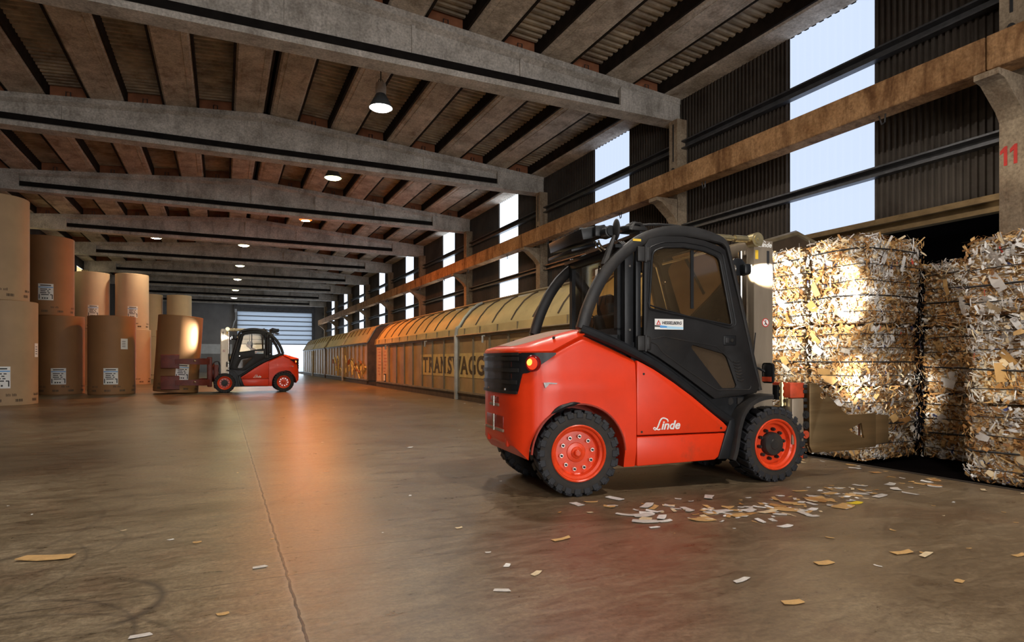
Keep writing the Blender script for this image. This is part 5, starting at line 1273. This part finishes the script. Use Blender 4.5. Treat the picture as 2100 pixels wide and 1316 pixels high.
            mb = MB(); mb.b2((2.395, sd * .48, .34), (2.425, sd * .60, .90)); mb.b2((2.42, sd * .596, .25), (3.43, sd * .600, .262)); mb.build('arm_flange', M['plate'], a_)
            mb = MB(); mb.prism([(3.22, .29), (3.44, .31), (3.44, .585), (3.22, .60)], sd * .575, sd * .600, 'Y', .004); mb.build('arm_pad', M['plate'], a_)
            mb = MB(); mb.b2((3.05, sd * .585, .36), (3.065, sd * .60, .53)); mb.build('pad_bracket', M['chrome'], a_)
            for q in range(2):
                mb = MB(); mb.cyl((2.16 + q * .055, sd * .52, .70), (2.16 + q * .055, sd * .52, .93), .016, 10)
                for z in (.72, .78, .84, .90): mb.cyl((2.16 + q * .055, sd * .52, z - .014), (2.16 + q * .055, sd * .52, z + .014), .024, 10)
                mb.build('hose_fitting', M['brass'], F)
                mb = MB(); mb.tube(resample([(2.16 + q * .055, sd * .52, .70), (2.17 + q * .05, sd * .50, .60), (2.16, sd * .44, .5), (2.15, sd * .36, .46)], 10), .016, 6); mb.build('hose', M['hose'], F)
    else:
        mb = MB(); mb.b2((2.19, -.45, .16), (2.34, .45, 1.0), .02); mb.cyl((2.32, 0, .72), (2.46, 0, .72), .34, 24); mb.b2((2.40, -.62, .22), (2.56, .62, 1.28), .03); mb.build('rotator', M['clamp_red'], F)
        for sd in (-1, 1):
            for z0, z1, in ((.99, 1.25), (.26, .52)):
                zc = (z0 + z1) / 2
                mb = MB(); secs = []
                for x, y, h, th_ in ((2.48, .60, .10, .05), (2.66, .76, .11, .05), (2.95, .82, .10, .04), (3.3, .82, .09, .035), (3.55, .795, .08, .03)):
                    secs.append([(x, sd * (y - th_), zc - h), (x, sd * (y + th_), zc - h), (x, sd * (y + th_), zc + h), (x, sd * (y - th_), zc + h)])
                mb.loft(secs); am = mb.build('clamp_arm', M['clamp_red'], F)
                mb = MB(); secs = []
                for x, y in ((3.42, .748), (3.55, .752), (3.7, .752), (3.88, .735), (3.98, .715)):
                    secs.append([(x, sd * (y - .015), zc - .24), (x, sd * (y + .03), zc - .22), (x, sd * (y + .03), zc + .22), (x, sd * (y - .015), zc + .24)])
                mb.loft(secs); mb.build('clamp_pad', M['clamp_red'], am)
                mb = MB(); mb.cyl((2.52, sd * .52, zc + .02), (2.98, sd * .865, zc + .02), .035, 12); mb.cyl((2.55, sd * .60, zc + .02), (2.74, sd * .72, zc + .02), .05, 12); mb.build('clamp_cylinder', M['brass'], am)
        for q in range(3):
            mb = MB(); mb.tube(resample([(2.15, .2 - q * .2, 1.0), (2.2, .22 - q * .2, 1.12), (2.34, .2 - q * .2, 1.08), (2.44, .2 - q * .2, .9)], 12), .018, 6); mb.build('hose', M['hose'], F)
    return F

M['work_lens'] = emis('work_lamp_lens', (1.0, 0.93, 0.8), 12)
def spot(name, parent, loc, target, power, size, blend=.6, color=(1, .9, .72), radius=.04):
    ld = bpy.data.lights.new(name, 'SPOT'); ld.energy = power; ld.spot_size = math.radians(size); ld.spot_blend = blend; ld.color = color; ld.shadow_soft_size = radius
    o = bpy.data.objects.new(name, ld); link(o, parent); o.location = loc
    o.rotation_euler = (Vector(target) - Vector(loc)).to_track_quat('-Z', 'Y').to_euler()
    return o

near_fork = make_forklift((2.763, 5.027, 0), math.radians(-6), 'orange-red forklift with black cab and open bale clamp, glowing tail lamp, beside the bales', 'bale')
far_fork = make_forklift((2.06, 24.98, 0), math.radians(181.5), 'distant dark red forklift carrying a paper roll, person in its cab', 'roll')
spot('work_light_beam', near_fork, (1.79, -.56, 1.985), (3.9, .55, 1.86), 4200, 31, .7, (1, .95, .86))
spot('work_light_beam', near_fork, (1.79, -.56, 1.985), (3.7, .75, 1.7), 1700, 44, 1.0, (1, .82, .55))
spot('work_light_beam', near_fork, (2.45, -.68, 1.02), (3.87, -1.34, .95), 55, 22, 1.0, (1, .82, .5))
spot('work_light_beam', near_fork, (1.79, .53, 1.985), (3.9, .75, 1.85), 500, 70, 1.0)
spot('work_light_beam', near_fork, (2.45, -.40, 1.10), (3.72, .0, .93), 420, 27, .8, (1, .95, .86))
spot('work_light_beam', far_fork, (1.79, .53, 1.985), (3.3, .62, 2.0), 900, 60, 1.0)
spot('work_light_beam', far_fork, (1.79, -.53, 1.985), (3.3, -.45, 1.75), 300, 75, 1.0)

# ------------------------------------------------------------------ the driver of the far forklift
def make_driver(parent):
    p = empty('person', (0, 0, 0)); tag(p, 'person in a beige jacket with dark hair leaning forward in the distant forklift cab', 'person')
    p.matrix_world = Matrix.Translation(parent.location) @ Matrix.Rotation(parent.rotation_euler.z, 4, 'Z')
    me = bpy.data.meshes.new('body')
    J = [(.80, 0, 1.10), (.84, 0, 1.22), (.92, 0, 1.38), (1.02, 0, 1.53), (1.08, 0, 1.60), (1.11, 0, 1.65),         # pelvis .. neck
         (.98, .19, 1.50), (1.10, .24, 1.27), (1.30, .15, 1.24), (.98, -.19, 1.50), (1.10, -.24, 1.27), (1.30, -.15, 1.24),   # arms
         (.84, .10, 1.09), (1.22, .12, 1.10), (1.32, .12, .78), (1.44, .12, .72), (.84, -.10, 1.09), (1.22, -.12, 1.10), (1.32, -.12, .78), (1.44, -.12, .72)]
    E = [(0, 1), (1, 2), (2, 3), (3, 4), (4, 5), (3, 6), (6, 7), (7, 8), (3, 9), (9, 10), (10, 11), (0, 12), (12, 13), (13, 14), (14, 15), (0, 16), (16, 17), (17, 18), (18, 19)]
    Rr = [.16, .155, .16, .13, .065, .05, .085, .055, .038, .085, .055, .038, .10, .075, .05, .05, .10, .075, .05, .05]
    me.from_pydata(J, E, []); o = bpy.data.objects.new('body', me); link(o, p)
    sk = o.modifiers.new('skin', 'SKIN'); sk.use_smooth_shade = True
    for i, v in enumerate(me.skin_vertices[0].data): v.radius = (Rr[i], Rr[i]); v.use_root = (i == 0)
    sb = o.modifiers.new('sub', 'SUBSURF'); sb.levels = 1; sb.render_levels = 2
    me.materials.append(M['jacket'])
    mb = MB(); mb.ball((1.16, 0, 1.74), (.095, .075, .115), 12); mb.ball((1.255, 0, 1.725), (.02, .014, .02), 6)
    for s in (-1, 1): mb.ball((1.15, s * .078, 1.735), (.02, .012, .03), 6)
    mb.ball((1.245, 0, 1.68), (.012, .025, .008), 6); mb.build('head', M['skin'], p)
    mb = MB(); mb.ball((1.135, 0, 1.775), (.108, .092, .105), 12); mb.ball((1.08, 0, 1.73), (.06, .085, .09), 10); mb.build('hair', M['hair'], p)
    for s in (-1, 1):
        mb = MB(); mb.box((1.335, s * .15, 1.235), (.085, .03, .075), None, .012)
        for f in range(4): mb.tube([(1.36, s * (.16 - .004 * f), 1.262 - f * .019), (1.395 - .004 * f, s * (.155 - .004 * f), 1.258 - f * .019), (1.39, s * .125, 1.25 - f * .019)], .0085, 6)
        mb.tube([(1.315, s * .14, 1.265), (1.345, s * .115, 1.275), (1.375, s * .11, 1.265)], .009, 6); mb.build('hand', M['skin'], p)
        mb = MB(); mb.tube([(.86, s * .105, 1.10), (1.04, s * .11, 1.115), (1.23, s * .12, 1.105), (1.29, s * .12, .95), (1.325, s * .12, .78)], [.115, .10, .088, .07, .065], 10); mb.build('trousers', M['trousers'], p)
        mb = MB(); mb.box((1.40, s * .12, .70), (.24, .09, .08), None, .03); mb.build('shoe', M['ink'], p)
    return p
make_driver(far_fork)

# ------------------------------------------------------------------ paper scraps on the floor
def scrap_mesh(seed, long=1.0):
    """torn four- to six-cornered piece one unit long, a little curled"""
    r = random.Random(seed); w = .62 / long; bm = bmesh.new()
    top = [(-.5 + r.uniform(0, .18), w / 2 * r.uniform(.6, 1)), (.5 - r.uniform(0, .22), w / 2 * r.uniform(.6, 1))]
    if r.random() < .6: top.insert(1, (r.uniform(-.2, .2), w / 2 * r.uniform(.7, 1.25)))
    bot = [(.5 - r.uniform(0, .15), -w / 2 * r.uniform(.6, 1)), (-.5 + r.uniform(0, .22), -w / 2 * r.uniform(.5, 1))]
    if r.random() < .6: bot.insert(1, (r.uniform(-.2, .2), -w / 2 * r.uniform(.6, 1.2)))
    f = bm.faces.new([bm.verts.new((x, y, 0)) for x, y in top + bot])
    bmesh.ops.triangulate(bm, faces=[f]); bmesh.ops.subdivide_edges(bm, edges=bm.edges[:], cuts=1)
    c1 = r.uniform(0, .12); c2 = r.uniform(0, .25)
    for v in bm.verts: v.co.z = .02 + c1 * v.co.x ** 2 + c2 * max(0, v.co.x) ** 2
    g = bmesh.ops.extrude_face_region(bm, geom=bm.faces[:])
    bmesh.ops.translate(bm, vec=(0, 0, .025), verts=[e for e in g['geom'] if isinstance(e, bmesh.types.BMVert)])
    bmesh.ops.recalc_face_normals(bm, faces=bm.faces[:])
    me = bpy.data.meshes.new('paper_scrap'); bm.to_mesh(me); bm.free()
    return me
SCR = {}
def scrap(x, y, size, mi, label, group, long=1.0, rz=None, seed=None):
    k = (seed if seed is not None else random.randrange(6), mi, long)
    if k not in SCR:
        me = scrap_mesh(k[0] * 7 + 3, long); me.materials.append(PAPERS[mi]); SCR[k] = me
    o = bpy.data.objects.new('paper_scrap', SCR[k]); link(o)
    o.location = (x, y, .0015); o.scale = (size, size, size * .5 + .03); o.rotation_euler = (0, 0, random.uniform(0, 6.28) if rz is None else rz)
    return tag(o, label, 'paper scrap', group)
CN = {0: 'white', 1: 'grey', 2: 'cream', 3: 'tan', 4: 'brown', 5: 'dark brown', 8: 'yellow'}
single = [(-.90, 4.34, .34, 3, 'long tan cardboard strip lying alone at the lower left of the floor', 1.0, 2.2, -.3), (-.14, 4.33, .06, 3, 'small tan scrap near the dark joint at the left', 1, 1, 0),
          (.19, 3.66, .09, 1, 'pale grey scrap just left of the floor joint', 2, 1.3, .2), (1.94, 3.42, .17, 3, 'tan cardboard strip on the floor below the rear wheel', 3, 2.4, .1),
          (1.425, 3.11, .06, 0, 'small white scrap with a pointed top on the open floor', 4, 1, .8), (1.51, 2.93, .09, 2, 'curled cream scrap on the reddish floor patch', 5, 1.4, .6),
          (1.25, 2.78, .10, 1, 'crumpled grey-white scrap low on the reddish floor patch', 2, 1.5, -.4), (1.45, 3.95, .06, 2, 'small cream scrap between joint and rear wheel', 3, 1, 0),
          (2.70, 3.55, .22, 1, 'largest grey-white sheet in front of the forklift', 1, 1.8, -.5), (2.83, 3.50, .13, 0, 'white sheet beside the largest grey-white sheet', 4, 1.7, -.1), (2.66, 3.40, .09, 0, 'white scrap just below the largest grey-white sheet', 2, 1.5, 0),
          (3.48, 3.04, .12, 0, 'oval white scrap apart from the trail, below the front wheel', 0, 1.3, 0), (3.05, 2.40, .14, 3, 'flat tan flake in the middle of the right floor', 1, 1.5, -.1),
          (3.62, 2.33, .17, 3, 'folded tan cardboard piece at the right of the floor', 3, 1.9, -.2), (3.72, 2.25, .16, 2, 'cream strip touching the folded cardboard at the right', 2, 2.2, .3), (2.42, 2.39, .13, 1, 'thin grey strip curled on the right floor', 5, 2.2, .2),
          (2.42, 2.07, .13, 3, 'small folded tan flake near the bottom edge', 1, 1.6, -.2), (4.19, 2.01, .12, 3, 'tan strip cut by the right edge of the view', 3, 2.0, -.1), (4.55, 3.30, .14, 8, 'yellow scrap lying in the litter trail', 0, 1.2, 0),
          (-.30, 2.95, .10, 1, 'blue-grey scrap at the lower left near the skid mark', 2, 1.6, .1), (.0, 3.05, .06, 3, 'small tan scrap right of the skid mark', 0, 1, 0)]
for x, y, sz, mi, lab, sd, lg, rz in single: scrap(x, y, sz, mi, lab, 'single paper scraps', lg, rz, sd % 6)
def along(path, t):
    u = t * (len(path) - 1); k = min(int(u), len(path) - 2); f = u - k
    return path[k][0] * (1 - f) + path[k + 1][0] * f, path[k][1] * (1 - f) + path[k + 1][1] * f
trail = [(2.75, 4.15), (3.0, 3.80), (3.35, 3.55), (3.8, 3.42), (4.35, 3.45), (4.8, 3.55), (5.3, 3.62)]
random.seed(11)
for i in range(160):
    t = min(1, max(0, random.gauss(.55, .27))); x, y = along(trail, t)
    x += random.gauss(0, .26); y += random.gauss(0, .15)
    mi = random.choice((0, 0, 1, 1, 2, 3, 3, 3, 4)); lg = random.choice((1.0, 1.5, 2.0))
    scrap(x, y, random.choice((.05, .06, .08, .10, .13, .17)) * random.uniform(.8, 1.25), mi, 'flat %s paper scrap in the litter trail between forklift and camera' % CN[mi], 'scraps of the litter trail', lg)
for i in range(34):
    x = random.uniform(2.6, 6.1); y = random.uniform(1.9, 4.0); mi = random.choice((0, 0, 1, 2, 3, 3, 4))
    scrap(x, y, random.uniform(.02, .07), mi, 'tiny %s paper scrap strewn around the litter trail' % CN[mi], 'strewn tiny scraps', random.choice((1.0, 1.6)))
for i in range(22):
    x = random.uniform(-2.5, 2.4); y = random.uniform(2.4, 9.0); mi = random.choice((0, 1, 2, 3))
    scrap(x, y, random.uniform(.02, .045), mi, 'tiny %s paper scrap on the open left floor' % CN[mi], 'tiny scraps on the open floor', 1.0)
for i in range(36):
    y = random.uniform(6.5, 26); x = random.uniform(2.0, 6.1) if random.random() < .5 else 6.15 - abs(random.gauss(0, .5)); mi = random.choice((0, 0, 2, 3))
    scrap(x, y, random.uniform(.05, .13), mi, '%s paper scrap on the floor along the wagons' % CN[mi], 'scraps along the wagons', random.choice((1.0, 1.6)))
for i in range(26):
    x = 6.2 - abs(random.gauss(0, .25)); y = random.uniform(2.7, 5.0); mi = random.choice((0, 1, 2, 3, 3, 4))
    scrap(x, y, random.uniform(.04, .15), mi, '%s paper scrap fallen at the foot of the bales' % CN[mi], 'scraps at the foot of the bales', random.choice((1.0, 1.8)))
